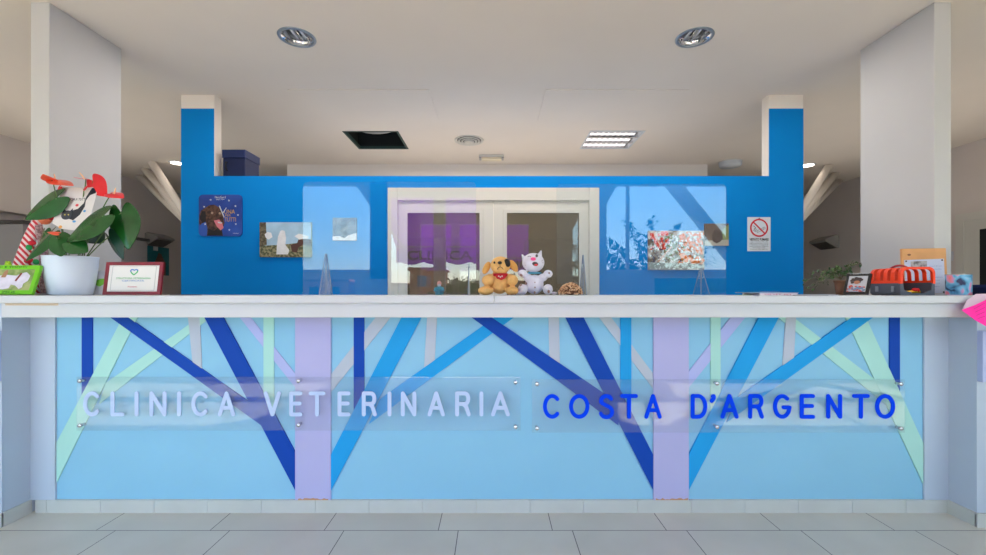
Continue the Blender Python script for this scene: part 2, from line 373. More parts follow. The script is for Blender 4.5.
# coloured boards: outline in picture points on the front panel's plane, kept inside their bay
BOARDS = [
 (M_ROYAL, 1, [(82.3, 312), (93.3, 312), (93.3, 380), (82.3, 396)]),
 (M_MINT, 2, [(126.5, 312), (141, 312), (57.5, 482), (57.5, 442)]),
 (M_MINT, 1, [(207, 312), (218, 312), (99.7, 404), (106, 383)]),
 (M_STONE, 1, [(188, 312), (200, 312), (202.5, 371), (193, 362)]),
 (M_ROYAL, 3, [(104, 312), (121.5, 312), (252, 403), (262, 425)]),
 (M_PINKL, 1, [(236, 312), (247, 312), (296, 374), (296, 388)]),
 (M_MINT, 2, [(264, 312), (274.4, 312), (274.4, 412), (264, 392)]),
 (M_ROYAL, 4, [(202.6, 312), (221.3, 312), (296, 452), (296, 490)]),
 (M_ROYAL, 2, [(354, 312), (364.5, 312), (364.5, 392), (354, 412)]),
 (M_STONE, 1, [(380, 312), (395, 312), (331.5, 392), (331.5, 374)]),
 (M_STONE, 1, [(427.5, 312), (437.5, 312), (434.5, 365), (424, 372)]),
 (M_CYAN, 3, [(502, 312), (521, 312), (369, 424), (380, 399)]),
 (M_CYAN, 4, [(404.5, 312), (424.5, 312), (331.5, 490), (331.5, 454)]),
 (M_STONE, 1, [(548.3, 312), (558.8, 312), (560, 374), (549.5, 366)]),
 (M_STONE, 1, [(595, 312), (607, 312), (652.5, 373), (652.5, 388)]),
 (M_CYAN, 2, [(620, 312), (631, 312), (631, 412), (620, 392)]),
 (M_ROYAL, 4.5, [(464.5, 312), (484, 312), (617, 402), (618, 425)]),
 (M_ROYAL, 5, [(562.4, 312), (580.6, 312), (652.5, 454), (652.5, 489)]),
 (M_PINKL, 1, [(734, 312), (749, 312), (688, 388), (688, 372)]),
 (M_MINT, 2, [(710, 312), (720, 312), (720, 400), (710, 412)]),
 (M_MINT, 1, [(771, 312), (786, 312), (879, 383), (885, 404)]),
 (M_STONE, 1.5, [(785.5, 312), (795.5, 312), (793, 363), (781.5, 371)]),
 (M_ROYAL, 1, [(888.6, 312), (899, 312), (899, 396), (888.6, 372)]),
 (M_MINT, 2, [(842, 312), (862.5, 312), (922, 442.5), (922, 483)]),
 (M_CYAN, 3, [(858, 312), (879, 312), (726, 422), (735, 398)]),
 (M_CYAN, 4, [(760.5, 312), (780.5, 312), (688, 489.5), (688, 454)]),
]
for kb, (m, lay, pts) in enumerate(BOARDS):
    lay += kb*.06
    bm = bmesh.new(); pp = [(P(a, b, YC).x, P(a, b, YC).z) for a, b in pts]
    prism(bm, pp, -.0035-.0014*lay, .0)
    bevel(link('slanted_board', bm, m, ct), .0006, 1)

# ------------------------------------------------------------------ signs: rounded stroke letters on acrylic sheets
def arc(cx, cz, rx, rz, a0, a1, n=14):
    return [(cx+rx*math.cos(math.radians(a0+(a1-a0)*i/n)), cz+rz*math.sin(math.radians(a0+(a1-a0)*i/n))) for i in range(n+1)]
def glyph(c):      # strokes in a unit square
    G = {
     'C': [arc(.52, .5, .52, .5, 45, 315, 20)],
     'L': [[(0, 1), (0, 0), (1, 0)]], 'I': [[(.5, 0), (.5, 1)]], 'N': [[(0, 0), (0, 1), (1, 0), (1, 1)]],
     'A': [[(0, 0), (.5, 1), (1, 0)], [(.2, .32), (.8, .32)]],
     'V': [[(0, 1), (.5, 0), (1, 1)]], 'E': [[(1, 1), (0, 1), (0, 0), (1, 0)], [(0, .52), (.92, .52)]],
     'T': [[(0, 1), (1, 1)], [(.5, 1), (.5, 0)]],
     'R': [[(0, 0), (0, 1), (.6, 1)]+arc(.66, .75, .3, .25, 90, -90, 10)+[(0, .5)], [(.55, .5), (.78, .36), (1, 0)]],
     'O': [arc(.5, .5, .5, .5, 0, 360, 26)],
     'S': [arc(.5, .76, .42, .24, 25, 200, 12)+arc(.5, .24, .46, .26, 60, -160, 14)],
     'D': [[(0, 0), (0, 1), (.45, 1)]+arc(.45, .5, .55, .5, 90, -90, 14)+[(0, 0)]],
     'G': [arc(.5, .5, .5, .5, 48, 330, 20)+[(1, .45), (.6, .45)]],
     "'": [[(.5, .98), (.75, 1), (.8, .9), (.2, .76)]],
    }
    return G[c]
def union_prism(bm, outlines, y0, y1):      # merged outline of overlapping shapes, extruded
    from mathutils.geometry import delaunay_2d_cdt
    vs, fs = [], []
    for o in outlines:
        fs.append(list(range(len(vs), len(vs)+len(o)))); vs += [Vector(p) for p in o]
    V, E, T, *_ = delaunay_2d_cdt(vs, [], fs, 1, 1e-5)
    bv = [bm.verts.new((v.x, y1, v.y)) for v in V]
    def inside(c):
        for o in outlines:
            sg = [(b[0]-a[0])*(c[1]-a[1])-(b[1]-a[1])*(c[0]-a[0]) for a, b in zip(o, list(o[1:])+[o[0]])]
            if min(sg) >= -1e-9 or len(o) > 5 and pip(c, o): return True
        return False
    new = [bm.faces.new([bv[k] for k in t]) for t in T if inside(((V[t[0]].x+V[t[1]].x+V[t[2]].x)/3, (V[t[0]].y+V[t[1]].y+V[t[2]].y)/3))]
    ex = bmesh.ops.extrude_face_region(bm, geom=new)
    for v in [g for g in ex['geom'] if isinstance(g, bmesh.types.BMVert)]: v.co.y = y0
def pip(c, o):
    r = False
    for a, b in zip(o, list(o[1:])+[o[0]]):
        if (a[1] > c[1]) != (b[1] > c[1]) and c[0] < (b[0]-a[0])*(c[1]-a[1])/(b[1]-a[1])+a[0]: r = not r
    return r
def ccw(p):
    a = sum(p[k][0]*p[(k+1) % len(p)][1]-p[(k+1) % len(p)][0]*p[k][1] for k in range(len(p)))
    return p if a > 0 else p[::-1]
def letter(bm, c, x0, x1, z0, z1, t, y0, y1):
    h = t/2; a, b, lo, hi = x0+h, x1-h, z0+h, z1-h; O = []
    if c == 'I': a, b = x0, x1
    for line in glyph(c):
        pts = [(a+(b-a)*u, lo+(hi-lo)*v) for u, v in line]
        for p, r in zip(pts, pts[1:]):
            dxx, dzz = r[0]-p[0], r[1]-p[1]; L = math.hypot(dxx, dzz)
            if L < 1e-6: continue
            nx, nz = -dzz/L*h, dxx/L*h
            O.append(ccw([(p[0]+nx, p[1]+nz), (p[0]-nx, p[1]-nz), (r[0]-nx, r[1]-nz), (r[0]+nx, r[1]+nz)]))
        for p in pts: O.append(circ(p[0], p[1], h, n=14))
    union_prism(bm, O, y0, y1)
YG = 2.40
W1 = [('C', 83.7, 101.2), ('L', 111, 124.9), ('I', 135, 139), ('N', 149.9, 166.9), ('I', 177.6, 181.4), ('C', 191.8, 209.5), ('A', 218.2, 235.5),
      ('V', 264, 281.2), ('E', 289.5, 302.6), ('T', 309, 325.5), ('E', 337.8, 350.6), ('R', 362, 377), ('I', 387.6, 391.7), ('N', 401, 416.5), ('A', 427.6, 445), ('R', 455.2, 470.8), ('I', 479.5, 483.4), ('A', 491, 509.8)]
W2 = [('C', 542.9, 560.8), ('O', 569, 589.3), ('S', 598, 614.5), ('T', 620, 637.8), ('A', 644.2, 661.5), ('D', 690.6, 707), ("'", 708.8, 716.3), ('A', 720.4, 738.3), ('R', 748, 763.6), ('G', 772.8, 791.2), ('E', 799.5, 814.6), ('N', 826, 841.7), ('T', 851.9, 869.3), ('O', 874.8, 894.6)]
M_LW = mat('frosted_white_letters', (188, 208, 240), .6, spec=.2); M_LB = mat('blue_letters', (0, 66, 236), .7, spec=.08)
def sign(label, x0, x1, y0, y1, words, zy0, zy1, m, bolts):
    c = P((x0+x1)/2, (y0+y1)/2, YG)
    s = thing('acrylic_sign', label, 'sign', (c.x, YG, c.z))
    a, b = P(x0, y1, YG), P(x1, y0, YG)
    boxo('sign_plate', a.x-c.x, b.x-c.x, 0, .006, a.z-c.z, b.z-c.z, M_SIGNP, s)
    for ch, l0, l1 in words:
        u, v = P(l0, zy1, YG), P(l1, zy0, YG); bm = bmesh.new()
        letter(bm, ch, u.x-c.x, v.x-c.x, u.z-c.z, v.z-c.z, .0212, -.004, -.0002)
        link('sign_letter', bm, m, s)
    for px, py in bolts:
        p = P(px, py, YG)-c; bm = bmesh.new()
        Mx = Matrix.Translation((p.x, 0, p.z)) @ Matrix.Rotation(PI/2, 4, 'X')
        bb = bmesh.new(); lathe(bb, [(.0085, -.028), (.0085, -.0005), (.0005, -.0005)], 16); lathe(bb, [(.0115, .0), (.0115, .004), (.009, .0075), (.0005, .0085)], 16)
        bb.transform(Mx); link('standoff_bolt', bb, M_CHROME, s, True)
    return s
sign('clear acrylic sign lettered CLINICA VETERINARIA in white on the counter front', 76.5, 520.5, 377, 430.5, W1, 391.3, 416.2, M_LW, [(80, 381), (80, 425.5), (298.6, 381), (298.6, 425), (515.5, 382.5), (515.5, 427)])
sign("clear acrylic sign lettered COSTA D'ARGENTO in blue on the counter front", 532, 905, 379.5, 432.5, W2, 394, 418.6, M_LB, [(537, 384), (537, 428.3), (717, 383.5), (717, 427), (900.8, 384), (900.8, 428.5)])

# ------------------------------------------------------------------ clear screens on the counter
YGd = 2.60
def screen(label, x0, x1, ytop, fins):
    a, b = P(x0, 0, YGd).x, P(x1, 0, YGd).x; zt = P(0, ytop, YGd).z; c = (a+b)/2
    s = thing('acrylic_screen', label, 'screen', (c, YGd, ZT))
    bm = bmesh.new(); prism(bm, rrect(a-c, b-c, 0.0005, zt-ZT, .03, 6, (0, 0, 1, 1)), -.002, .002)
    link('screen_sheet', bm, M_ACR, s)
    for px, py in fins:
        x = P(px, 0, YGd).x-c; h = P(0, py, YGd).z-ZT
        bm = bmesh.new()
        for sgn in (-1, 1):
            pts = [(0, sgn*.0025, .0005), (0, sgn*.105, .0005), (0, sgn*.012, h), (0, sgn*.0025, h)]
            va = [bm.verts.new((x-.002, p[1], p[2])) for p in pts]; vb = [bm.verts.new((x+.002, p[1], p[2])) for p in pts]
            bm.faces.new(va); bm.faces.new(vb[::-1])
            for i in range(4): bm.faces.new((va[i], vb[i], vb[(i+1) % 4], va[(i+1) % 4])).material_index = 1
        link('screen_foot', bm, [M_ACR, M_EDGE], s)
    return s
screen('clear acrylic counter screen standing left of the two toy animals', 303, 476, 182, [(326, 254), (469, 264)])
screen('clear acrylic counter screen standing right of the two toy animals', 556.5, 726, 184, [(583, 255), (701, 268)])

# ================================================================== CEILING FITTINGS
M_LAMPG = mat('lamp_glass', (235, 238, 240), .2)
first = None
for i, (x, y) in enumerate(DL):
    t = thing('recessed_downlight', ('large' if 1 else '')+' round chrome recessed downlight, '+('left one of the front pair in the ceiling' if i == 0 else 'right one of the front pair in the ceiling'), 'ceiling light', (x, y, H), group='front pair of downlights')
    bm = bmesh.new(); lathe(bm, [(.103, -.001), (.104, -.007), (.124, -.006), (.127, -.0002)], 40, cap=False); link('trim_ring', bm, mat('grey_metal_ring', (150, 160, 170), .35, .6), t, True)
    bm = bmesh.new(); lathe(bm, [(.103, -.002), (.096, .03), (.075, .09), (.03, .13), (.001, .135)], 40, cap=False)
    o = link('reflector', bm, M_CHROME, t, True); sl = o.modifiers.new('thickness', 'SOLIDIFY'); sl.thickness = .002; sl.offset = 1
    for sx in (-.03, .03):
        bm = bmesh.new(); tube(bm, [(sx, -.07, .045), (sx, .07, .045)], .014, 10); link('lamp_tube', bm, M_LAMPG, t, True)
    boxo('lamp_holder', -.015, .015, -.09, .09, .06, .11, M_BLACK, t)
    bm = bmesh.new()
    for k in (-.062, 0, .062): box(bm, k-.0015, k+.0015, -.08, .08, .005, .03)
    link('louvre', bm, M_CHROME, t)
# small glowing downlights of the side rooms
for i, (x, y) in enumerate(SMALL):
    t = thing('small_downlight', 'small glowing downlight '+('above the poster end of the blue wall' if i == 0 else 'above the no smoking end of the blue wall'), 'ceiling light', (x, y, H), group='lit downlights of the side rooms')
    bm = bmesh.new(); lathe(bm, [(.073, -.001), (.074, -.008), (.095, -.006), (.098, -.0002)], 28, cap=False); link('trim_ring', bm, M_WHITE, t, True)
    bm = bmesh.new(); lathe(bm, [(.073, -.004), (.07, -.014), (.04, -.02), (.001, -.021)], 24, cap=False); link('lamp_lens', bm, mat('lit_lens', (255, 250, 245), emit=(255, 240, 225), estr=9), t, True)
# square louvre lamp
t = thing('louvre_ceiling_light', 'square recessed fluorescent ceiling lamp with shiny louvres', 'ceiling light', (1.38, 5.14, H))
bm = bmesh.new()
for a, b, c, e in ((-.305, .305, -.305, -.285), (-.305, .305, .285, .305), (-.305, -.285, -.285, .285), (.285, .305, -.285, .285)): box(bm, a, b, c, e, -.006, .05)
link('lamp_frame', bm, M_WHITE, t)
boxo('lamp_tray', -.285, .285, -.285, .285, .09, .1, M_STEEL, t)
for k in range(3):
    bm = bmesh.new(); yy = -.19+.19*k; tube(bm, [(-.27, yy, .06), (.27, yy, .06)], .013, 10); link('lamp_tube', bm, mat('lit_tube', (255, 250, 248), emit=(255, 248, 246), estr=2.2), t, True)
bm = bmesh.new()
for k in range(4): box(bm, -.285, .285, -.285+.19*k-.016, -.285+.19*k+.016, -.002, .05)
for k in range(1, 9): box(bm, -.285+.0633*k-.0015, -.285+.0633*k+.0015, -.285, .285, .0, .045)
link('louvre', bm, M_CHROME, t)
# opening of the missing panel
t = thing('ceiling_opening_frame', 'dark green metal frame around the opening of a missing ceiling panel', 'ceiling frame', (-1.36, 5.155, H))
bm = bmesh.new()
for a, b, c, e in ((-.31, .31, -.305, -.285), (-.31, .31, .285, .305), (-.31, -.285, -.285, .285), (.285, .31, -.285, .285)): box(bm, a, b, c, e, -.004, .03)
link('metal_frame', bm, M_DGREEN, t)
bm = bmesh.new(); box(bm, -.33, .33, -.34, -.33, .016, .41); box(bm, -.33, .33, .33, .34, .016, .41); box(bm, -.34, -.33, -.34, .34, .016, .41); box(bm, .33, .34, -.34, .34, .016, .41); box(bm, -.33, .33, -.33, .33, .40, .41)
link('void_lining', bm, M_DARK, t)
for k, yy in enumerate((-.1, .1)):
    bm = bmesh.new(); tube(bm, bez((-.33, yy, .2), (0, yy+.05, .06), (.33, yy-.05, .22)), .02); link('duct', bm, M_STEEL, t, True)
# round air diffuser
t = thing('air_diffuser', 'round white air diffuser with concentric rings in the ceiling', 'air vent', (-.28, 5.14, H))
for k, (r0, r1, z) in enumerate(((.172, .14, -.012), (.13, .105, -.02), (.095, .07, -.026), (.06, .001, -.03))):
    bm = bmesh.new(); lathe(bm, [(r0, -.0005 if k == 0 else z+.014), (r0-.004, z), (r1, z+.008 if k < 3 else z)], 36, cap=False)
    o = link('diffuser_ring', bm, M_DOORF, t, True); sl = o.modifiers.new('t', 'SOLIDIFY'); sl.thickness = .002
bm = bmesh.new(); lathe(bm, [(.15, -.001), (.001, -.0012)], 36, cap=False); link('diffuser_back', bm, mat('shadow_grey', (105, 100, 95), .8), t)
bm = bmesh.new(); tube(bm, [(0, 0, -.002), (0, 0, -.028)], .01); link('diffuser_stem', bm, M_DOORF, t)
# emergency lamp
t = thing('emergency_light', 'small flat emergency lamp on the ceiling behind the round diffuser', 'emergency light', (-.02, 5.74, H))
boxo('lamp_base', -.16, .16, -.06, .06, -.03, 0, M_DOORF, t, .004)
boxo('lamp_cover', -.13, .13, -.05, .05, -.06, -.03, mat('yellowed_diffuser', (226, 214, 186), .4), t, .008)
for sx in (-1, 1): boxo('end_clip', sx*.147-.014, sx*.147+.014, -.055, .055, -.045, -.03, M_STEEL, t, .002)
# drum lamp
t = thing('drum_ceiling_lamp', 'little white drum lamp on the ceiling above the blue wall', 'ceiling light', (3.25, 6.0, H))
bm = bmesh.new(); lathe(bm, [(.14, -.0005), (.14, -.05), (.13, -.07), (.001, -.075)], 28, cap=False); link('lamp_drum', bm, M_WHITE, t, True)
bm = bmesh.new(); lathe(bm, [(.15, -.0002), (.15, -.012), (.14, -.012)], 28, cap=False); link('mounting_ring', bm, M_DOORF, t, True)

# branching columns of the side rooms
def branch_col(label, x, y, ends, zf):
    t = thing('branching_column', label, 'column', (x, y, 0), group='branching columns')
    m = mat('cream_painted_steel', (232, 224, 214), .6)
    bm = bmesh.new(); tube(bm, [(0, 0, 0), (0, 0, zf)], .13, 16); link('trunk', bm, m, t, True)
    for ex, ey in ends:
        bm = bmesh.new(); tube(bm, [(0, 0, zf-.05), (ex, ey, H-.001)], .05, 12); link('branch', bm, m, t, True)
branch_col('cream branching column half hidden beside the poster end of the blue wall', -4.2, 6.2, [(-.48, -.2), (-.85, .15), (-1.25, .55)], 2.12)
branch_col('cream branching column half hidden beside the no smoking end of the blue wall', 4.18, 6.2, [(.55, -.04), (.97, .38), (1.37, .83)], 2.12)

# wall uplights
def uplight(label, s, y, z):
    t = thing('wall_heater', label, 'wall unit', (s*XW, y, z), (0, 0, 0 if s > 0 else PI), group='wall units')
    bm = bmesh.new(); prof = [(0, -.10), (0, .10), (-.05, .12), (-.22, .05), (-.23, .02), (-.02, -.10)]
    va = [bm.verts.new((p[0], -.19, p[1])) for p in prof]; vb = [bm.verts.new((p[0], .19, p[1])) for p in prof]
    bm.faces.new(va); bm.faces.new(vb[::-1])
    for i in range(6): bm.faces.new((va[i], vb[i], vb[(i+1) % 6], va[(i+1) % 6]))
    bevel(link('housing', bm, mat('grey_housing', (150, 146, 142), .5), t), .006)
    dn = Vector((-.28, 0, .07)).normalized()
    bm = bmesh.new()
    for k in range(7):
        u = .03+.027*k; cx, cz = -.02-u*.868, -.10+u*.496
        box(bm, cx-.009, cx+.009, -.17, .17, cz-.010, cz-.001)
    link('grille', bm, mat('dark_grille', (88, 84, 80), .5), t)
    boxo('wall_bracket', -.03, -.0, -.06, .06, -.03, .03, M_STEEL, t)
uplight('grey wall unit with a dark grille above the teal picture', -1, 7.35, 1.235+53*7.35/F-.05)
uplight('grey wall unit with a dark grille on the wall above the trailing plant', 1, 7.4, 1.235+51*7.4/F-.06)

# teal picture on the far side wall
t = thing('teal_picture', 'teal picture on the side wall below the grey unit', 'picture', (-XW, 7.3, 1.235+30*7.3/F), (0, 0, PI/2))
boxo('canvas', -.38, .38, -.02, 0, -.24, .24, mat('teal_print', (22, 112, 122), .6, noise=.1, nscale=5), t)
poly('printed_figure', [(.08, -.24), (.3, -.24), (.3, -.02), (.24, .05), (.2, .12), (.14, .14), (.1, .06), (.04, -.05)], -.0205, mat('brown_print', (100, 66, 56), .6), t)
boxo('paper_note', .02, .12, -.024, -.0205, .17, .25, M_WHITE, t)

# navy storage box on the dividing wall
bx0, bx1 = P(221, 0, YP+.01).x, P(244.8, 0, YP+.01).x
t = thing('storage_box', 'navy blue storage box on top of the blue wall', 'storage box', ((bx0+bx1)/2, YP+.14, ZP+.0005))
hw = (bx1-bx0)/2
M_NAVY = mat('navy_card', (8, 24, 66), .6, noise=.1, nscale=20)
boxo('box_body', -hw+.008, hw-.005, -.115, .125, .0, .17, M_NAVY, t, .004)
boxo('box_lid', -hw+.002, hw, -.122, .132, .17, .245, mat('navy_lid', (12, 32, 80), .55), t, .005)
bm = bmesh.new(); zz = .13
tube(bm, [(-.06, -.114, zz), (-.06, -.138, zz), (-.06, -.138, zz-.07), (-.06, -.114, zz-.07)], .006); link('handle', bm, M_BLACK, t)

# ================================================================== PICTURES ON THE BLUE WALL
def wallpic(name, label, cat, x0, x1, y0, y1, th=.02, m=None, rr=0, pname='canvas'):
    a, b = P(x0, y1, YP), P(x1, y0, YP); c = (a+b)/2; w2, h2 = (b.x-a.x)/2, (b.z-a.z)/2
    t = thing(name, label, cat, (c.x, YP-.0005, c.z))
    bm = bmesh.new(); prism(bm, rrect(-w2, w2, -h2, h2, rr) if rr else [(-w2, -h2), (w2, -h2), (w2, h2), (-w2, h2)], -th, 0)
    link(pname, bm, m, t)
    return t, w2, h2, -th
def N(lst, w2, h2): return [(x*w2, z*h2) for x, z in lst]
def starm(r): return [(r*(1 if k % 2 == 0 else .4)*math.cos(PI/2+k*PI/5), r*(1 if k % 2 == 0 else .4)*math.sin(PI/2+k*PI/5)) for k in range(10)]
t, w2, h2, yy = wallpic('dog_poster', 'rounded navy poster of an open-mouthed brown dog, lettered UNA PER TUTTI', 'poster', 199.7, 242.7, 195, 236.3, .012, mat('poster_navy', (24, 54, 132), .45, rgb2=(40, 80, 168), nscale=3), .035, 'poster_board')
MB1, MB2, MTG = mat('dog_dark_brown', (52, 34, 30), .6, rgb2=(96, 64, 52), nscale=40), mat('dog_black', (28, 24, 26), .6), mat('tongue_pink', (214, 118, 128), .5)
poly('printed_dog', N([(-.62, -.98), (-.6, -.6), (-.66, -.35), (-.74, -.25), (-.95, -.5), (-.99, -.3), (-.97, .05), (-.88, .25), (-.7, .36), (-.5, .5), (-.3, .52), (-.1, .42), (.02, .3), (.1, .12), (.13, -.05), (.2, -.35), (.16, -.5), (.05, -.6), (.12, -.98)], w2, h2), yy, MB1, t)
poly('printed_chest', N([(-.6, -.98), (-.55, -.62), (-.3, -.75), (-.1, -.6), (.08, -.7), (.12, -.98)], w2, h2), yy-.0008, MB2, t)
poly('printed_ear', N([(-.66, -.3), (-.82, -.38), (-.96, -.1), (-.85, .2), (-.68, .2)], w2, h2), yy-.0008, MB2, t)
poly('printed_tongue', N([(-.3, -.25), (-.05, -.2), (.1, -.38), (.15, -.6), (.02, -.72), (-.15, -.55)], w2, h2), yy-.0012, MTG, t)
polys('printed_teeth', [N([(-.12, -.3), (.1, -.34), (.05, -.4), (-.1, -.37)], w2, h2), N([(-.02, .48), (.2, -.08), (.16, -.1), (-.06, .44)], w2, h2), N([(.3, .36), (.14, .1), (.11, .12), (.27, .38)], w2, h2)], yy-.0016, M_WHITE, t)
for a, b in ((-.38, .12), (-.02, .1)): poly('printed_eye', circ(a*w2, b*h2, .011), yy-.0012, mat('eye_highlight', (168, 140, 118), .3), t)
MG = mat('gold_print', (196, 152, 62), .5)
text('lettering', 'UNA', .43*w2, .18*h2, .5*w2, .2*h2, yy-.0004, MG, t); text('lettering', 'PER', .36*w2, .0*h2, .26*w2, .1*h2, yy-.0004, MG, t); text('lettering', 'TUTTI', .46*w2, -.2*h2, .52*w2, .2*h2, yy-.0004, MG, t)
text('lettering', 'NexGard', 0, .88*h2, .5*w2, .11*h2, yy-.0004, M_WHITE, t); text('lettering', 'SPECTRA', 0, .77*h2, .4*w2, .05*h2, yy-.0004, M_WHITE, t)
text('lettering', 'NexGard', .72*w2, -.86*h2, .24*w2, .05*h2, yy-.0004, M_WHITE, t)
for a, b in ((-.45, .75), (-.75, .42), (.4, .72), (.7, .45), (.82, .02), (.72, -.42), (.42, -.7), (-.7, -.42)): poly('printed_star', [(a*w2+x, b*h2+z) for x, z in starm(.011)], yy-.0004, M_WHITE, t)

t, w2, h2, yy = wallpic('meadow_print', 'canvas print of white animals in dry grass, next to the rounded dog poster', 'canvas print', 260.8, 312.3, 222.7, 257.2, .02, mat('dry_grass_print', (78, 84, 58), .7, rgb2=(148, 142, 108), nscale=45))
poly('printed_sky', N([(-1, 1), (1, 1), (1, -.1), (.4, -.2), (-.2, -.3), (-1, -.35)], w2, h2), yy, mat('pale_sky_print', (158, 188, 208), .7, noise=.12, nscale=10), t)
poly('printed_tree', N([(-1, 1), (-.75, 1), (-.72, -.3), (-1, -.4)], w2, h2), yy-.0008, mat('dark_olive_print', (72, 66, 50), .7, rgb2=(110, 100, 78), nscale=40), t)
MPW = mat('print_white', (222, 222, 222), .7, noise=.08, nscale=20)
poly('printed_cat', N([(-.35, -.85), (-.32, -.2), (-.28, .2), (-.2, .5), (-.12, .55), (-.02, .5), (.02, .1), (0, -.3), (.15, -.6), (.1, -.85)], w2, h2), yy-.001, MPW, t)
for pp in ([(.35, .2), (.5, .34), (.7, .3), (.9, .2), (.85, 0), (.55, 0)], [(-.8, .3), (-.7, .45), (-.55, .4), (-.5, .15), (-.65, .0), (-.75, .1)]): poly('printed_puppy', N(pp, w2, h2), yy-.001, MPW, t)
poly('printed_hound', N([(.25, -.7), (.2, -.3), (.45, -.2), (.5, 0), (.75, .05), (1, .0), (1, -.35), (.7, -.3), (.5, -.45), (.45, -.75)], w2, h2), yy-.0014, mat('print_brown', (84, 56, 46), .7), t)

t, w2, h2, yy = wallpic('grey_print', 'small pale grey print behind the clear counter screen, above its foot', 'canvas print', 333.2, 357, 218, 240.6, .015, mat('slate_print', (92, 104, 126), .7, rgb2=(120, 130, 146), nscale=18))
poly('printed_snow', N([(-1, -1), (1, -1), (1, -.35), (.3, -.55), (-.3, -.6), (-1, -.65)], w2, h2), yy, MPW, t)
poly('printed_dog', N([(-.3, -.7), (-.35, -.1), (-.3, .35), (0, .5), (.3, .4), (.35, 0), (.25, -.6), (0, -.8)], w2, h2), yy-.0008, mat('print_slate', (74, 82, 98), .7, rgb2=(130, 134, 140), nscale=30), t)

t, w2, h2, yy = wallpic('autumn_print', 'large colourful canvas print with orange and white leaves', 'canvas print', 647.6, 703, 231, 270, .02, mat('autumn_mix', (120, 104, 90), .7, rgb2=(206, 200, 196), nscale=16, detail=8))
def scatter(nm, n, box4, r0, r1, m, dy, seed):
    rnd = random.Random(seed); L = []
    for _ in range(n):
        a, b = rnd.uniform(box4[0], box4[1])*w2, rnd.uniform(box4[2], box4[3])*h2
        L.append(circ(a, b, rnd.uniform(r0, r1), rnd.uniform(r0, r1)*.7, 6, rot=rnd.uniform(0, 3)))
    return polys(nm, L, yy-dy, m, t)
scatter('printed_foliage', 60, (-.4, .35, -.55, .8), .008, .02, mat('print_olive', (120, 128, 76), .7), .0004, 1)
scatter('printed_foliage', 110, (.1, .94, -.7, .9), .010, .024, mat('print_orange', (232, 116, 38), .7), .0008, 2)
scatter('printed_foliage', 34, (-.9, -.3, .1, .9), .012, .028, mat('print_red', (226, 70, 50), .7), .0012, 3)
scatter('printed_foliage', 60, (-.9, .2, -.65, .6), .005, .012, mat('print_dark', (70, 66, 92), .7), .0016, 4)
scatter('printed_blossom', 60, (-.2, .94, -.5, .9), .006, .018, MPW, .002, 5)
poly('printed_ground', N([(-1, -1), (1, -1), (1, -.72), (.2, -.66), (-1, -.62)], w2, h2), yy-.0026, mat('print_stone', (150, 160, 158), .7, noise=.2, nscale=40), t)
polys('printed_branch', [N([(-.85, .9), (-.55, .1), (-.5, .12), (-.78, .95)], w2, h2), N([(-.7, -.6), (-.2, .2), (-.14, .18), (-.62, -.6)], w2, h2)], yy-.003, mat('print_pink', (206, 160, 140), .7), t)

t, w2, h2, yy = wallpic('brown_print', 'small brown print overlapping the corner of the clear screen near the no smoking sign', 'canvas print', 703.9, 727.8, 223.8, 245.8, .015, mat('print_umber', (96, 70, 56), .7, noise=.2, nscale=14))
poly('printed_ground', N([(-1, -1), (1, -1), (1, -.45), (.1, -.5), (-1, -.55)], w2, h2), yy, mat('print_sand', (172, 166, 152), .7), t)
poly('printed_dog', N([(-.35, -.6), (-.4, 0), (-.15, .4), (.3, .35), (.5, 0), (.35, -.6), (.0, -.8)], w2, h2), yy-.0008, mat('print_chocolate', (70, 40, 34), .7), t)
poly('printed_grass', N([(.55, -.45), (.4, .2), (.65, .7), (1, .9), (1, -.45)], w2, h2), yy-.0006, mat('print_leaf', (128, 140, 92), .7), t)

# no smoking sign
t, w2, h2, yy = wallpic('no_smoking_sign', 'white no smoking sign with a red ring, lettered VIETATO FUMARE', 'sign', 747.3, 770.3, 217.2, 251.2, .003, mat('sign_white', (214, 222, 230), .5), .004, 'sign_plate')
def ring(cx, cz, r0, r1, n=36):
    return [[(cx+r*math.cos(a), cz+r*math.sin(a)) for r, a in ((r0, 2*PI*i/n), (r1, 2*PI*i/n), (r1, 2*PI*(i+1)/n), (r0, 2*PI*(i+1)/n))] for i in range(n)]
cz = .37*h2; R = .79*w2
def strip(x0, z0, x1, z1, wd):
    L = math.hypot(x1-x0, z1-z0); nx, nz = -(z1-z0)/L*wd/2, (x1-x0)/L*wd/2
    return [(x0+nx, z0+nz), (x0-nx, z0-nz), (x1-nx, z1-nz), (x1+nx, z1+nz)]
MR = mat('sign_red', (202, 28, 48), .5)
bk = mat('sign_black', (34, 36, 42), .5)
x_, z_ = .0, cz-.01
polys('cigarette', [strip(-.02, cz-.028, .05, cz+.008, .003), strip(-.014, cz-.042, .057, cz-.005, .003), strip(.05, cz+.008, .057, cz-.005, .003), strip(-.02, cz-.028, -.014, cz-.042, .003), strip(.034, cz+.0, .041, cz-.014, .003)], yy, bk, t)
polys('smoke', [strip(-.026, cz-.03, -.045, cz-.012, .004), strip(-.045, cz-.012, -.03, cz+.002, .004), strip(-.03, cz+.002, -.05, cz+.018, .004), strip(-.03, cz-.036, -.055, cz-.02, .003), strip(-.034, cz-.006, -.02, cz-.018, .003)], yy, bk, t)
polys('red_ring', ring(0, cz, R-.014, R), yy-.0008, MR, t)
poly('red_slash', strip(-R*.68, cz+R*.68, R*.68, cz-R*.68, .012), yy-.001, MR, t)
text('lettering', 'VIETATO FUMARE', 0, -.31*h2, 1.66*w2, .16*h2, yy, bk, t, bold=.03)
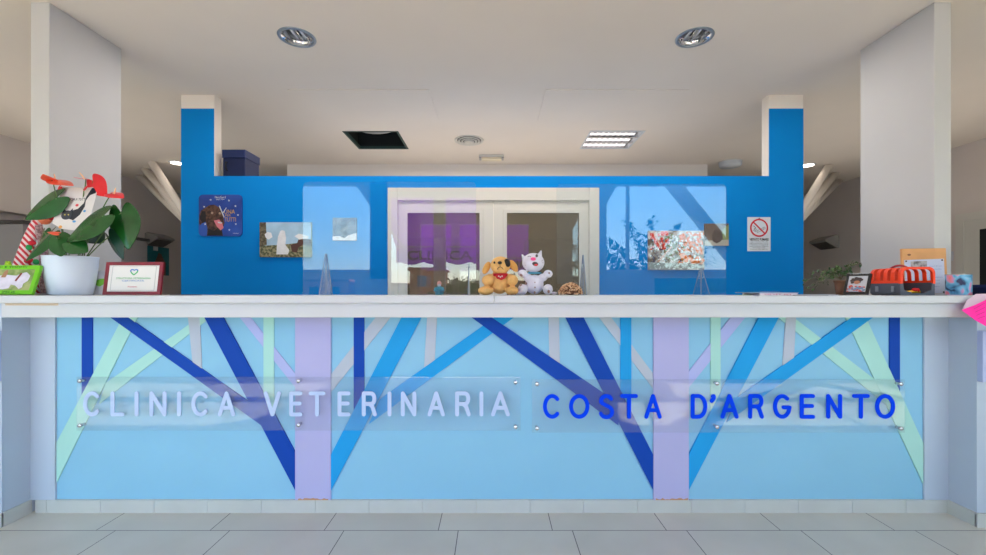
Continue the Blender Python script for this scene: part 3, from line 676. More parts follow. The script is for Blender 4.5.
for k in range(6): text('small_print', ['Legge 11 novembre 1975 n. 584', 'Legge 16 gennaio 2003 n. 3 art. 51', 'I trasgressori sono soggetti alla', 'sanzione amministrativa del pagamento', 'di una somma prevista', 'Incaricato della vigilanza'][k], 0, (-.46-.085*k)*h2, (1.5, 1.6, 1.6, 1.62, 1.1, 1.5)[k]*w2, .055*h2, yy, mat('grey_print', (84, 92, 106), .6), t, .0003, bold=.02)
poly('nail', circ(0, .93*h2, .005, n=10), yy-.001, M_BLACK, t, .003)

# ================================================================== THINGS ON THE COUNTER
def on(px, Y): return (P(px, 0, Y).x, Y, ZT)
# ---- anthurium
Yt = 2.49
px0 = on(71, Yt)
plant = thing('potted_anthurium', 'red flowering anthurium in a white round pot', 'potted plant', px0)
bm = bmesh.new(); lathe(bm, [(r*.74, z) for r, z in ((.118, .0005), (.13, .006), (.146, .08), (.158, .16), (.163, .212), (.1655, .219), (.160, .219), (.154, .2), (.15, .185))], 48, cap=False)
bm.faces.new([v for v in bm.verts if abs(v.co.z-.0005) < 1e-6])
link('pot', bm, mat('white_glazed_pot', (205, 218, 232), .35), plant, True)
bm = bmesh.new(); lathe(bm, [(.111, .185), (.06, .195), (.001, .2)], 32, cap=False); link('soil', bm, mat('potting_soil', (58, 40, 30), .95, bump=.6, nscale=60), plant)
def LP(px, py, Y): return P(px, py, Y)-Vector(px0)
def leaf_mesh(bm, base, tip, width, normal, droop=.04, cup=.15, lobes=.36, wav=0.0):
    base, tip, normal = Vector(base), Vector(tip), Vector(normal).normalized()
    ax = tip-base; L = ax.length; u = ax.normalized(); v = normal.cross(u).normalized(); nn = u.cross(v)
    out = []
    n = 17
    for side in (1, -1):
        pts = [(0.0, .0), (-.10*lobes/.28, .1), (-lobes*.75, .28), (-lobes*.85, .5), (-lobes*.5, .75), (-.0, .94), (.18, 1.0), (.38, .93), (.56, .74), (.72, .5), (.86, .25), (1.0, 0)]
        out.append([(a, side*b) for a, b in pts])
    ol = out[0]+out[1][-2:0:-1]
    cent = (.22, 0)
    def P3(a, b):
        A = a*L; B = b*width/2
        z = -droop*L*(max(a, 0)**2) - cup*abs(B)*1.0 + wav*math.sin(a*9+b*2)*L*.03
        return base+u*A+v*B+nn*z
    rings = []
    for s in (.35, .7, 1.0):
        rings.append([bm.verts.new(P3(cent[0]+(a-cent[0])*s, b*s)) for a, b in ol])
    c = bm.verts.new(P3(*cent)); m = len(ol)
    for i in range(m): bm.faces.new((c, rings[0][i], rings[0][(i+1) % m]))
    for A, B in zip(rings, rings[1:]):
        for i in range(m): bm.faces.new((A[i], B[i], B[(i+1) % m], A[(i+1) % m]))
def leafo(name, m, base, tip, wpx, normal, Y, Y2=None, root=None, **k):
    b = LP(base[0], base[1], Y); tp = LP(tip[0], tip[1], Y2 or Y); W = wpx*Y/F*(1.2 if 'leaf' in name else 1.15)
    bm = bmesh.new(); leaf_mesh(bm, b, tp, W, normal, **k)
    o = link(name, bm, m, plant, True); s = o.modifiers.new('t', 'SOLIDIFY'); s.thickness = .0012
    ss = o.modifiers.new('s', 'SUBSURF'); ss.levels = 1; ss.render_levels = 1
    if root is not None:
        bm = bmesh.new(); r = Vector(root); tube(bm, bez(r, (r.x*.4+b.x*.6, r.y*.5+b.y*.5, b.z*.75+r.z*.25), b, 10), .0028, 7)
        link('stem', bm, mat('stem_green', (84, 112, 58), .5), plant, True)
    return o
ML = mat('anthurium_leaf', (24, 80, 30), .26, noise=.25, nscale=12, spec=.5)
ML2 = mat('anthurium_leaf_dark', (16, 52, 36), .32, noise=.2, nscale=12, spec=.5)
MS = mat('red_spathe', (214, 28, 40), .28, noise=.12, nscale=10, spec=.6)
MO = mat('orange_red_spathe', (224, 84, 56), .3, noise=.12, nscale=10, spec=.6)
so = (0, 0, .19)
leafo('leaf', ML, (56, 198), (21, 219.5), 27, (.1, -1, .5), 2.45, 2.42, (-.03, 0, .19), cup=.25)
leafo('leaf', ML, (103, 216), (62, 242), 33, (-.2, -1, .55), 2.40, 2.36, (.04, -.02, .19), cup=.12, lobes=.3)
leafo('leaf', ML, (121, 213), (128, 251), 24, (.2, -1, .25), 2.46, 2.43, (.06, .01, .19), cup=.3)
leafo('leaf', ML2, (109, 237), (122.5, 261), 15, (-.5, -1, .3), 2.44, 2.42, (.07, .0, .19), cup=.5)
leafo('leaf', ML, (49, 235), (22, 262), 18, (-.2, -1, .55), 2.40, 2.36, (-.05, -.02, .19), cup=.3)
leafo('leaf', ML, (57, 238), (61, 257), 19, (.1, -1, .35), 2.38, 2.345, (-.03, -.03, .19), cup=.3)
leafo('leaf', ML, (70, 243), (88, 252), 16, (.1, -1, .6), 2.37, 2.35, (.01, -.03, .19), cup=.25)
leafo('leaf', ML, (44, 232), (38, 250), 14, (-.3, -1, .3), 2.52, 2.5, (-.07, .02, .19), cup=.3)
leafo('leaf', ML2, (90, 232), (104, 243), 16, (.3, -1, .5), 2.5, 2.5, (.04, .03, .19), cup=.3)
leafo('flower_spathe', MO, (52, 180), (42.5, 174.5), 13, (.1, -.55, 1), 2.44, 2.38, (-.03, .01, .19), droop=-.1, lobes=.3)
leafo('flower_spathe', MO, (55, 180.5), (73, 183), 13, (.1, -.6, 1), 2.44, 2.40, droop=.12, lobes=.4)
leafo('flower_spathe', MS, (86, 178.5), (72, 177), 9, (.0, -.45, 1), 2.50, 2.44, (.02, .03, .19), droop=.0, lobes=.25)
leafo('flower_spathe', MS, (93, 181), (105, 196), 17, (-.35, -1, .45), 2.50, 2.46, (.03, .03, .19), droop=.1, lobes=.4)
leafo('flower_spathe', MS, (111.5, 193.5), (122.5, 195), 12, (.0, -.6, .9), 2.46, 2.42, (.05, .0, .19), droop=.2, lobes=.5)
leafo('flower_spathe', MS, (84, 189), (88, 185), 4, (.0, -.8, .5), 2.47, 2.47, (.01, .03, .19))
leafo('flower_spathe', MS, (60, 187), (56.5, 192), 6, (.0, -.8, .5), 2.49, 2.49)
leafo('flower_spathe', MO, (59, 233.5), (46, 231.5), 5, (.0, -.8, .8), 2.36, 2.35, (-.03, -.05, .19), lobes=.1)
for a, b in (((114, 194), (115.5, 188)), ((84.5, 179), (79.5, 172.5)), ((55, 180), (54, 174))):
    bm = bmesh.new(); tube(bm, [LP(a[0], a[1], 2.45), LP((a[0]+b[0])/2+.3, (a[1]+b[1])/2, 2.45), LP(b[0], b[1], 2.45)], .0045, 8, r1=.0025); link('spadix', bm, mat('spadix_peach', (240, 186, 140), .5), plant, True)
# ---- greeting card stuck in the plant
c0 = P(74.5, 209, 2.46)
card = thing('greeting_card', 'white greeting card with a black cat stuck among the anthurium leaves', 'greeting card', (c0.x, 2.46, c0.z), (math.radians(-15), 0, 0))
cw, chh = .101, .14
poly('card_sheet', [(-cw, -chh*.62), (-cw*.4, -chh*.86), (cw, -chh*.98), (cw*1.02, chh), (.3*cw, chh*.93), (-.4*cw, chh*.95), (-cw*1.02, chh)], 0, mat('card_paper', (216, 210, 206), .7, noise=.03, nscale=10), card, .0012)
MCB = mat('card_ink', (44, 46, 54), .7)
poly('printed_cat', [(-.2*cw, -.1*chh), (.2*cw, .0), (.45*cw, .25*chh), (.6*cw, .5*chh), (.72*cw, .82*chh), (.86*cw, .85*chh), (.9*cw, .68*chh), (.97*cw, .7*chh), (.9*cw, .93*chh), (.68*cw, .92*chh), (.5*cw, .55*chh), (.55*cw, .1*chh), (.4*cw, -.25*chh), (.1*cw, -.5*chh), (-.2*cw, -.42*chh)][::-1], -.0013, MCB, card)
bm = bmesh.new(); prism(bm, circ(-.32*cw, -.27*chh, .3*cw, .2*chh, 18), -.0026, -.0014); prism(bm, [(-.6*cw, -.2*chh), (-.58*cw, .02*chh), (-.4*cw, -.1*chh)], -.0026, -.0014); prism(bm, [(-.2*cw, -.1*chh), (-.08*cw, .02*chh), (-.04*cw, -.2*chh)], -.0026, -.0014)
link('printed_cat_head', bm, mat('card_ink_soft', (58, 60, 68), .7), card)
for a in (-.42, -.22): poly('printed_eye', circ(a*cw, -.26*chh, .004), -.0027, mat('cat_eye', (206, 190, 90), .5), card)
text('lettering', 'MICIA A TUTTI', .0*cw, .42*chh, 1.0*cw, .11*chh, -.0013, MCB, card)
poly('printed_heart', circ(.1*cw, .16*chh, .09*cw, .06*chh, 10), -.0013, mat('card_red', (216, 70, 76), .6), card)
polys('printed_paws', [circ(.2*cw, -.55*chh, .1*cw, .05*chh, 8), circ(.62*cw, -.1*chh, .08*cw, .05*chh, 8)], -.003, mat('card_blue', (76, 150, 206), .6), card)
poly('printed_bird', circ(-.5*cw, -.78*chh, .1*cw, .07*chh, 8), -.0013, mat('card_orange', (228, 160, 80), .6), card)

# ---- striped doll
dl = thing('striped_doll', 'red and white striped cloth doll behind the green photo frame', 'doll', on(34, 2.585))
def DP(px, py, Y=2.585): return P(px, py, Y)-Vector(on(34, 2.585))
def stripe_mat():
    m = bpy.data.materials.new('red_white_stripes'); m.use_nodes = True; n = m.node_tree; b = n.nodes['Principled BSDF']
    tc = n.nodes.new('ShaderNodeTexCoord'); wv = n.nodes.new('ShaderNodeTexWave'); wv.inputs['Scale'].default_value = 16; wv.wave_profile = 'SIN'; wv.bands_direction = 'DIAGONAL'
    r = n.nodes.new('ShaderNodeValToRGB'); r.color_ramp.interpolation = 'CONSTANT'; r.color_ramp.elements[0].color = lin((196, 44, 60)); r.color_ramp.elements[1].color = lin((222, 206, 206)); r.color_ramp.elements[1].position = .5
    n.links.new(tc.outputs['Object'], wv.inputs[0]); n.links.new(wv.outputs['Fac'], r.inputs[0]); n.links.new(r.outputs[0], b.inputs['Base Color']); b.inputs['Roughness'].default_value = .9
    return m
M_STR = stripe_mat()
bm = bmesh.new(); pts = [DP(26, 293.4), DP(22, 270), DP(24, 258), DP(29, 240), DP(36, 224), DP(40, 216)]; rad = [.075, .055, .045, .036, .032, .015]
rings = []
for p, r in zip(pts, rad): rings.append([bm.verts.new(p+Vector((r*math.cos(2*PI*k/14), r*.7*math.sin(2*PI*k/14), 0))) for k in range(14)])
for a, b in zip(rings, rings[1:]):
    for k in range(14): bm.faces.new((a[k], a[(k+1) % 14], b[(k+1) % 14], b[k]))
bm.faces.new(rings[0][::-1]); bm.faces.new(rings[-1]); link('doll_body', bm, M_STR, dl, True)
bm = bmesh.new(); blob(bm, DP(45, 219, 2.57), (.032, .03, .033)); blob(bm, DP(48, 221, 2.545), (.01, .012, .01)); link('doll_head', bm, mat('doll_skin', (214, 112, 78), .8), dl, True)
bm = bmesh.new(); blob(bm, DP(47, 213, 2.57), (.03, .028, .02), (0, .4, 0)); blob(bm, DP(51, 217, 2.56), (.012, .012, .02)); link('doll_cap', bm, mat('doll_red', (188, 24, 44), .8), dl, True)
for a, m in (((32, 243), 'doll_red'), ((28, 261), 'doll_red')):
    bm = bmesh.new(); blob(bm, DP(a[0], a[1], 2.535), (.022, .012, .014)); link('bow', bm, mat(m, (188, 24, 44), .8), dl, True)
for a in ((29, 247.5), (36, 262)):
    bm = bmesh.new(); blob(bm, DP(a[0], a[1], 2.535), (.018, .01, .016), (0, .5, 0)); link('felt_leaf', bm, mat('doll_green', (30, 140, 70), .8), dl, True)
bm = bmesh.new(); tube(bm, [DP(38, 225), DP(43, 245, 2.6), DP(44, 270, 2.6), DP(45, 293, 2.6)], .02, 10); link('doll_arm', bm, mat('brown_knit', (120, 88, 92), .9, rgb2=(180, 150, 150), nscale=90), dl, True)

# ---- frames standing on the counter
def stand_frame(name, label, px, Y, wd, ht, yaw, lean, m, bw, th=.014, pname='frame', extra=0):
    t = thing(name, label, 'photo frame', on(px, Y), (0, 0, 0))
    t.rotation_mode = 'XYZ'
    t.matrix_world = Matrix.Translation(on(px, Y)) @ Matrix.Rotation(yaw, 4, 'Z') @ Matrix.Rotation(-lean, 4, 'X')
    t.location.z += th*math.sin(lean)+.0005
    bm = bmesh.new(); h = wd/2
    for a, b, c, d_ in ((-h, h, 0, bw), (-h, h, ht-bw, ht), (-h, -h+bw, bw, ht-bw), (h-bw, h, bw, ht-bw)): box(bm, a, b, -th/2, th/2, c, d_)
    bmesh.ops.remove_doubles(bm, verts=bm.verts[:], dist=1e-5)
    fr = link(pname, bm, m, t)
    return t, fr
g_, fr = stand_frame('green_photo_frame', 'lime green frame with a white bulldog photo, lettered ZEUS', 1.5, 2.33, .335, .163, 0, math.radians(17), mat('lime_plastic', (112, 196, 30), .4), .022)
boxo('photo', -.147, .147, -.003, .003, .021, .143, mat('grass_photo', (116, 142, 78), .6, rgb2=(168, 176, 120), nscale=14), g_)
poly('printed_bulldog', [(-.02, .035), (-.03, .075), (-.08, .085), (-.11, .06), (-.12, .035), (-.1, .03), (-.08, .05), (-.05, .05), (-.035, .03), (.0, .028), (.03, .035), (.035, .055), (.06, .05), (.085, .03), (.1, .04), (.1, .06), (.12, .075), (.125, .105), (.1, .125), (.075, .12), (.05, .105), (0, .11), (-.05, .105), (-.08, .08)], -.0035, mat('bulldog_white', (214, 210, 226), .7, noise=.1, nscale=30), g_)
for pr in [[(-.03, .095), (-.02, .13), (-.005, .14), (.0, .12), (-.005, .095)], [(-.09, .09), (-.08, .125), (-.06, .13), (-.055, .1), (-.07, .085)]]: poly('printed_rider', pr, -.0045, mat('print_tan', (168, 122, 96), .7), g_)
poly('printed_collar', strip(.055, .075, .075, .12, .01), -.0048, mat('print_red2', (130, 40, 40), .6), g_)
MDG = mat('dark_marker', (24, 60, 40), .6)
text('lettering', 'ZEUS', .04, .0105, .07, .013, -.0071, MDG, g_); text('lettering', 'JACK E TOMMY', .0, .152, .2, .011, -.0071, MDG, g_)
bm = bmesh.new(); blob(bm, (-.02, 0, .172), (.016, .012, .011)); blob(bm, (-.027, -.004, .183), (.006, .006, .006)); blob(bm, (-.013, -.004, .183), (.006, .006, .006)); link('frog_ornament', bm, mat('frog_green', (150, 190, 40), .5), g_, True)
boxo('stand', -.02, .02, .007, .012, .02, .12, M_BLACK, g_)

c_, fr = stand_frame('certificate_frame', 'dark red framed certificate with a blue and green heart logo', 132, 2.40, .314, .182, 0, math.radians(8), mat('cherry_wood', (122, 22, 36), .35, noise=.2, nscale=14), .018)
boxo('certificate', -.142, .142, -.003, .003, .017, .17, mat('certificate_paper', (226, 226, 222), .6), c_)
polys('printed_border', [strip(-.12, .025, .12, .025, .002), strip(-.12, .16, .12, .16, .002), strip(-.12, .025, -.12, .16, .002), strip(.12, .025, .12, .16, .002)], -.0032, mat('border_grey', (168, 172, 170), .6), c_)
bm = bmesh.new()
HP = [(.016*math.sin(a)**3*1.25, .0145*(math.cos(a)-.38*math.cos(2*a)-.15*math.cos(3*a))+.128) for a in [2*PI*i/24 for i in range(25)]]
for i in range(24):
    prism(bm, strip(*HP[i], *HP[i+1], .006), -.0040, -.003, 0 if 5 < i < 17 else 1)
link('heart_logo', bm, [mat('logo_green', (60, 178, 100), .5), mat('logo_blue', (40, 120, 200), .5)], c_)
text('lettering', 'STRUTTURA VETERINARIA', 0, .092, .19, .009, -.0032, mat('print_green', (60, 170, 90), .6), c_)
text('lettering', 'CERTIFICATA', 0, .078, .12, .009, -.0032, mat('print_blue', (50, 120, 190), .6), c_)
text('signature', 'Presidente', 0.0, .045, .05, .008, -.0032, mat('print_crimson', (196, 60, 80), .6), c_)
boxo('stand', -.02, .02, .007, .012, .02, .12, M_BLACK, c_)

# leaflet holder between pot and certificate
t = thing('leaflet_holder', 'white leaflet with a green leaf print between the pot and the red certificate', 'leaflet', on(99, 2.56), (math.radians(-8), 0, 0))
boxo('leaflet_card', -.045, .045, -.002, .0, .0005, .145, M_WHITE, t)
poly('printed_leaf', [(-.03, .06), (.0, .05), (.035, .07), (.04, .1), (.0, .095), (-.03, .085)], -.0021, mat('leaflet_green', (126, 200, 70), .5), t)

# black framed leaflet
b_, fr = stand_frame('black_picture_frame', 'small black framed picture of a fluffy dark dog beside the orange carrier', 855.5, 2.42, .112, .122, math.radians(-60), math.radians(24), M_BLACK, .012, pname='frame')
boxo('picture', -.046, .046, -.003, .003, .011, .117, mat('pale_print', (186, 188, 196), .6, noise=.1, nscale=20), b_)
scatter_rnd = random.Random(7)
polys('printed_coat', [circ(scatter_rnd.gauss(0, .014), .083+scatter_rnd.gauss(0, .008), .009, .007, 7) for _ in range(26)], -.0034, mat('print_soot', (70, 58, 56), .7), b_)
polys('printed_muzzle', [circ(-.003, .07, .014, .011, 12)], -.0042, mat('print_rust', (176, 120, 92), .7), b_)
polys('printed_scarf', [circ(scatter_rnd.gauss(0, .02), .035+scatter_rnd.gauss(0, .009), .007, .005, 6) for _ in range(24)], -.0036, mat('print_brick', (196, 84, 70), .7), b_)
polys('printed_sleeve', [circ(scatter_rnd.gauss(0, .024), .03+scatter_rnd.gauss(0, .009), .007, .004, 6) for _ in range(18)], -.0044, mat('print_steel', (110, 140, 170), .7), b_)
text('lettering', 'THERAPY DOG', .0, .122, .085, .007, -.0071, M_WHITE, b_)

# ---- plush toys
def remesh(o, v=.004):
    r = o.modifiers.new('blend', 'REMESH'); r.mode = 'VOXEL'; r.voxel_size = v; r.use_smooth_shade = True
    s = o.modifiers.new('soft', 'SMOOTH'); s.iterations = 9; s.factor = .6
Yd = 2.45
dog = thing('toy_dog', 'yellow toy dog with a black eye patch and red bandana', 'soft toy', on(498, Yd))
def D(px, py, dy=0): return P(px, py, Yd)-Vector(on(498, Yd))+Vector((0, dy, -.0025))
MDY = mat('golden_plush', (224, 176, 108), .9, noise=.1, nscale=40, bump=.25)
k = Yd/F
bm = bmesh.new()
blob(bm, D(499.5, 281.5, .0), (10.3*k, 9*k, 12.2*k)); blob(bm, D(500.5, 265, -.01), (10.2*k, 9.3*k, 9*k)); blob(bm, D(500, 269, -.03), (7*k, 6*k, 5.2*k))
blob(bm, D(488, 280, -.045), (6.2*k, 6.5*k, 5.4*k)); blob(bm, D(512, 280, -.045), (5.8*k, 6.5*k, 5.6*k))
blob(bm, D(490, 278, -.02), (5*k, 5*k, 4.6*k)); blob(bm, D(509, 278, -.02), (5*k, 5*k, 4.6*k))
blob(bm, D(486, 290.2, -.05), (8*k, 9*k, 4.4*k)); blob(bm, D(511.5, 290.2, -.05), (6.8*k, 9*k, 4.4*k))
o = link('toy_body', bm, MDY, dog); remesh(o)
for a, r in (((486.5, 267.5), .45), ((513.5, 265.5), -.55)):
    bm = bmesh.new(); blob(bm, D(a[0], a[1], .0), (3.4*k, 2.2*k, 6.8*k), (0, r, 0)); link('ear', bm, mat('golden_plush_ear', (214, 160, 88), .9), dog, True)
bm = bmesh.new(); blob(bm, D(507, 263, -.048), (3.0*k, 1.8*k, 4.2*k), (.0, -.4, 0)); link('eye_patch', bm, mat('plush_black', (34, 30, 34), .8), dog, True)
bm = bmesh.new(); blob(bm, D(499.6, 263, -.066), (2.2*k, 1.6*k, 1.6*k)); link('nose', bm, M_BLACK, dog, True)
for a in (494.3, 506.3):
    bm = bmesh.new(); blob(bm, D(a, 262.8, -.0585), (1.0*k, 1.0*k, 1.2*k)); link('eye', bm, M_BLACK, dog, True)
bm = bmesh.new(); tube(bm, [D(497, 269.5, -.062), D(498.3, 267.8, -.067), D(500, 267, -.068), D(501.7, 267.8, -.067), D(503, 269.5, -.062)], .0016, 6); tube(bm, [D(499.7, 264.5, -.068), D(500, 267, -.068)], .0012, 6); link('mouth', bm, M_BLACK, dog)
bm = bmesh.new(); lathe(bm, [(7.6*k, 1.8*k), (8.3*k, 0), (7.8*k, -1.2*k)], 24, cap=False); bm.transform(Matrix.Translation(D(500.5, 275, -.012)))
prism(bm, [(D(494.5, 0).x, D(0, 275).z), (D(507, 0).x, D(0, 275).z), (D(504.5, 0).x, D(0, 278.6).z), (D(501, 0).x, D(0, 280).z), (D(497, 0).x, D(0, 278.6).z)], -.066, -.055)
o = link('bandana', bm, mat('red_cloth', (176, 20, 38), .8), dog); sl = o.modifiers.new('t', 'SOLIDIFY'); sl.thickness = .003
polys('bandana_print', [circ(D(500.2+dx_, 0).x, D(0, 276.4+dz_).z, .004, n=8) for dx_, dz_ in ((0, .5), (-1.6, -.3), (1.6, -.3))], -.068, M_WHITE, dog)

cat = thing('toy_cat', 'white laughing toy cat with raised paws and pink nose', 'soft toy', on(534, Yd))
def K(px, py, dy=0): return P(px, py, Yd)-Vector(on(534, Yd))+Vector((0, dy, -.0025))
MCW = mat('white_plush', (214, 214, 226), .85, noise=.04, nscale=30, bump=.2)
bm = bmesh.new()
blob(bm, K(535, 284), (9.4*k, 8*k, 10*k)); blob(bm, K(533.6, 262, -.012), (11.4*k, 9.5*k, 9.8*k))
blob(bm, K(522.5, 273, -.03), (4.8*k, 4.5*k, 4*k)); blob(bm, K(548, 273.5, -.03), (4.8*k, 4.5*k, 4.2*k))
blob(bm, K(528, 277, -.015), (5*k, 4*k, 4*k)); blob(bm, K(543, 277, -.015), (5*k, 4*k, 4*k))
blob(bm, K(522.5, 289, -.045), (5*k, 8*k, 5.4*k)); blob(bm, K(547.5, 289, -.045), (5*k, 8*k, 5.4*k)); blob(bm, K(555, 292.8, .0), (3.6*k, 3*k, 1.6*k))
blob(bm, K(519, 292, -.045), (5*k, 6*k, 2.6*k))
o = link('toy_body', bm, MCW, cat); remesh(o)
for a, b, r in ((523.5, 256, -.5), (540.8, 252.3, .35)):
    bm = bmesh.new(); vs = []
    bmesh.ops.create_cone(bm, cap_ends=True, segments=14, radius1=2.7*k, radius2=.5*k, depth=5.6*k, matrix=Matrix.Translation(K(a, b, -.008)) @ Euler((0, r, 0)).to_matrix().to_4x4() @ Matrix.Diagonal((1, .6, 1, 1)))
    link('ear', bm, MCW, cat, True)
bm = bmesh.new(); blob(bm, K(532.6, 259, -.068), (2.7*k, 1.4*k, 1.7*k)); link('nose', bm, mat('hot_pink_nose', (246, 84, 150), .5), cat, True)
bm = bmesh.new(); blob(bm, K(536.3, 255.6, -.055), (1.3*k, 1.2*k, 1.6*k)); link('eye', bm, mat('dark_grey_eye', (64, 60, 66), .4), cat, True)
bm = bmesh.new(); tube(bm, [K(527.2, 256.8, -.053), K(528.8, 256, -.058), K(530.4, 256.8, -.061)], .0014, 6); link('closed_eye', bm, M_BLACK, cat)
bm = bmesh.new(); blob(bm, K(534.6, 263.7, -.06), (3.2*k, 1.4*k, 2.2*k), (0, .3, 0)); mo = link('mouth', bm, mat('mouth_dark', (60, 48, 52), .6), cat, True)
bm = bmesh.new(); blob(bm, K(535.3, 264.9, -.0665), (1.7*k, .6*k, 1.1*k)); link('tongue', bm, mat('tongue_red', (214, 60, 70), .5), cat, True)
bm = bmesh.new()
for a, b in (((541, 261), (544, 259)), ((540.5, 262.5), (544, 262.5)), ((527.5, 263.5), (524.5, 262)), ((528, 264.6), (524.8, 265))): tube(bm, [K(a[0], a[1], -.05), K(b[0], b[1], -.042)], .001, 5)
link('whiskers', bm, mat('whisker_grey', (110, 106, 112), .6), cat)
bm = bmesh.new(); lathe(bm, [(6.6*k, .8*k), (7.0*k, 0), (6.6*k, -.8*k)], 24, cap=False); bm.transform(Matrix.Translation(K(535, 272.4, -.006)))
o = link('collar', bm, mat('teal_collar', (72, 150, 176), .6), cat); sl = o.modifiers.new('t', 'SOLIDIFY'); sl.thickness = .004
for a, b, dy, r in ((521.2, 274.5, -.054, 1.5), (548.5, 273, -.055, 1.2), (520.5, 285, -.074, 1.4), (547.3, 291, -.096, 1.3), (534.3, 292, -.055, 1.1), (534.6, 287, -.058, .7), (534.6, 282, -.055, .6), (526, 283, -.03, 1.2)):
    bm = bmesh.new(); blob(bm, K(a, b, dy+.006), (r*k, 1*k, r*1.2*k)); link('brown_spot', bm, mat('spot_brown', (150, 122, 116), .8), cat, True)

# ---- pine cones
pc = thing('pine_cone', 'small brown pine cone lying beside the white toy cat', 'pine cone', on(570.5, 2.44))
bm = bmesh.new(); rr = random.Random(3)
blob(bm, (0, 0, .0305), (.050, .042, .030))
link('cone_core', bm, mat('cone_dark', (104, 72, 50), .9), pc, True)
bm = bmesh.new()
for i in range(280):
    th = rr.uniform(0, 2*PI); ph = math.acos(rr.uniform(-.1, 1))
    n_ = Vector((math.sin(ph)*math.cos(th), math.sin(ph)*math.sin(th), math.cos(ph)))
    p = Vector((n_.x*(.066-.012*n_.z), n_.y*.052, max(.009, .012+n_.z*.056)))
    blob(bm, p, (.0062, .0062, .0040), (ph*math.cos(th), ph*math.sin(th), 0), 6, 4, mi=i % 3)
tag(link('cone_scales', bm, [mat('cone_tan', (196, 150, 112), .8), mat('cone_brown', (140, 98, 70), .8), mat('cone_pale', (222, 186, 150), .8)], pc), kind='stuff')

# ---- small figurine
fg = thing('vet_figurine', 'tiny bald figurine in a teal jacket behind the clear screen', 'figurine', on(439.3, 2.64))
kk = 2.64/F
bm = bmesh.new(); lathe(bm, [(4.0*kk, 0.0005), (4.4*kk, 3*kk), (4.2*kk, 6*kk), (2.2*kk, 8.5*kk), (1*kk, 9*kk)], 18); link('figurine_body', bm, mat('teal_jacket', (22, 128, 150), .6), fg, True)
bm = bmesh.new(); blob(bm, (0, -.003, 11.2*kk), (2.3*kk, 2.2*kk, 2.8*kk)); blob(bm, (0, -.016, 11*kk), (.5*kk, .5*kk, .6*kk)); link('figurine_head', bm, mat('figurine_skin', (206, 140, 132), .6), fg, True)
bm = bmesh.new(); blob(bm, (0, -.011, 9.7*kk), (1.7*kk, 1.2*kk, 1.5*kk)); link('figurine_beard', bm, mat('grey_beard', (176, 178, 190), .8), fg, True)
for s in (-1, 1):
    bm = bmesh.new(); tube(bm, [(s*3.2*kk, -.004, 7.4*kk), (s*4.5*kk, -.012, 4.6*kk), (s*1.0*kk, -.03, 4.6*kk)], 1.15*kk, 8); link('figurine_arm', bm, mat('teal_jacket', (22, 128, 150), .6), fg, True)

# ---- magazines, papers
t = thing('magazine_stack', 'stack of white and magenta printed magazines under the no smoking sign', 'magazines', on(770, 2.38))
boxo('magazine', -.1, .1, -.07, .09, .0005, .006, mat('magazine_white', (226, 220, 228), .4), t)
boxo('magazine', -.095, .105, -.065, .095, .0062, .0125, mat('magazine_pale', (214, 206, 220), .4), t)
text('lettering', 'VELVET', -.03, .0062, .09, .0065, -.0702, mat('magenta_print', (180, 60, 120), .5), t, .0004); text('lettering', 'PET', .05, .0045, .04, .005, -.0702, mat('print_crimson', (196, 60, 80), .6), t, .0004)
t = thing('green_flyer', 'folded green flyer next to the magazines', 'flyer', on(748, 2.42))
bm = bmesh.new(); prism(bm, [(-.05, .0005), (.03, .0005), (.035, .010), (.03, .011), (.022, .003), (-.05, .002)], -.04, .04); link('flyer_sheet', bm, mat('flyer_green', (132, 186, 70), .5), t)
t = thing('acrylic_tray', 'flat clear acrylic tray lying on the printed magazines', 'tray', (P(766, 0, 2.39).x, 2.40, ZT+.0128))
boxo('tray_plate', -.13, .13, -.08, .06, .0, .003, mat('frosted_tray', (150, 176, 196), .3), t)
boxo('tray_rim', -.13, .13, .057, .06, .003, .011, M_ACR, t)
for px, Y, wd, dp, th_, col, lab in ((812, 2.5, .2, .13, .004, (196, 202, 216), 'stack of pale paper sheets by the trailing plant'), (806, 2.34, .18, .08, .003, (110, 112, 120), 'dark grey notepad near the edge of the counter before the trailing plant'), (914, 2.34-.02, .30, .05, .003, (92, 94, 100), 'dark document folder in front of the orange pet carrier'), (947, 2.38, .14, .09, .004, (160, 160, 196), 'violet grey sheet before the bright printed tin'), (186, 2.45, .11, .1, .004, (70, 70, 76), 'black closed notebook below the dog poster')):
    o = boxo('paper_pad' if 'sheet' in lab else 'notebook', -wd/2, wd/2, -dp/2, dp/2, .0004, th_, mat('paper_%d' % px, col, .6)); o.location = on(px, Y); tag(o, lab, 'paper' if 'sheet' in lab else 'notebook')

# ---- trailing plant
tp = thing('trailing_plant', 'trailing small leaved plant in a terracotta pot behind the black picture frame', 'potted plant', on(841, 2.58))
bm = bmesh.new(); lathe(bm, [(.024, .0005), (.029, .04), (.033, .075), (.037, .077), (.037, .086), (.032, .086), (.030, .075)], 24, cap=False); bm.faces.new([v for v in bm.verts if v.co.z < .001]); link('pot', bm, mat('terracotta', (120, 84, 64), .8, noise=.15, nscale=30), tp, True)
rr = random.Random(11); ends = []
bms = bmesh.new(); bml = bmesh.new()
def small_leaf(bm, c, r, rnd):
    M = Matrix.Translation(c) @ Euler((rnd.uniform(-1.2, 1.2), rnd.uniform(-1.2, 1.2), rnd.uniform(0, 6.28))).to_matrix().to_4x4()
    pts = [(-r, 0, 0), (-r*.3, r*.55, r*.15), (r*.5, r*.4, r*.1), (r*1.2, 0, 0), (r*.5, -r*.4, r*.1), (-r*.3, -r*.55, r*.15)]
    vs = [bm.verts.new(M @ Vector(p)) for p in pts]; bm.faces.new(vs)
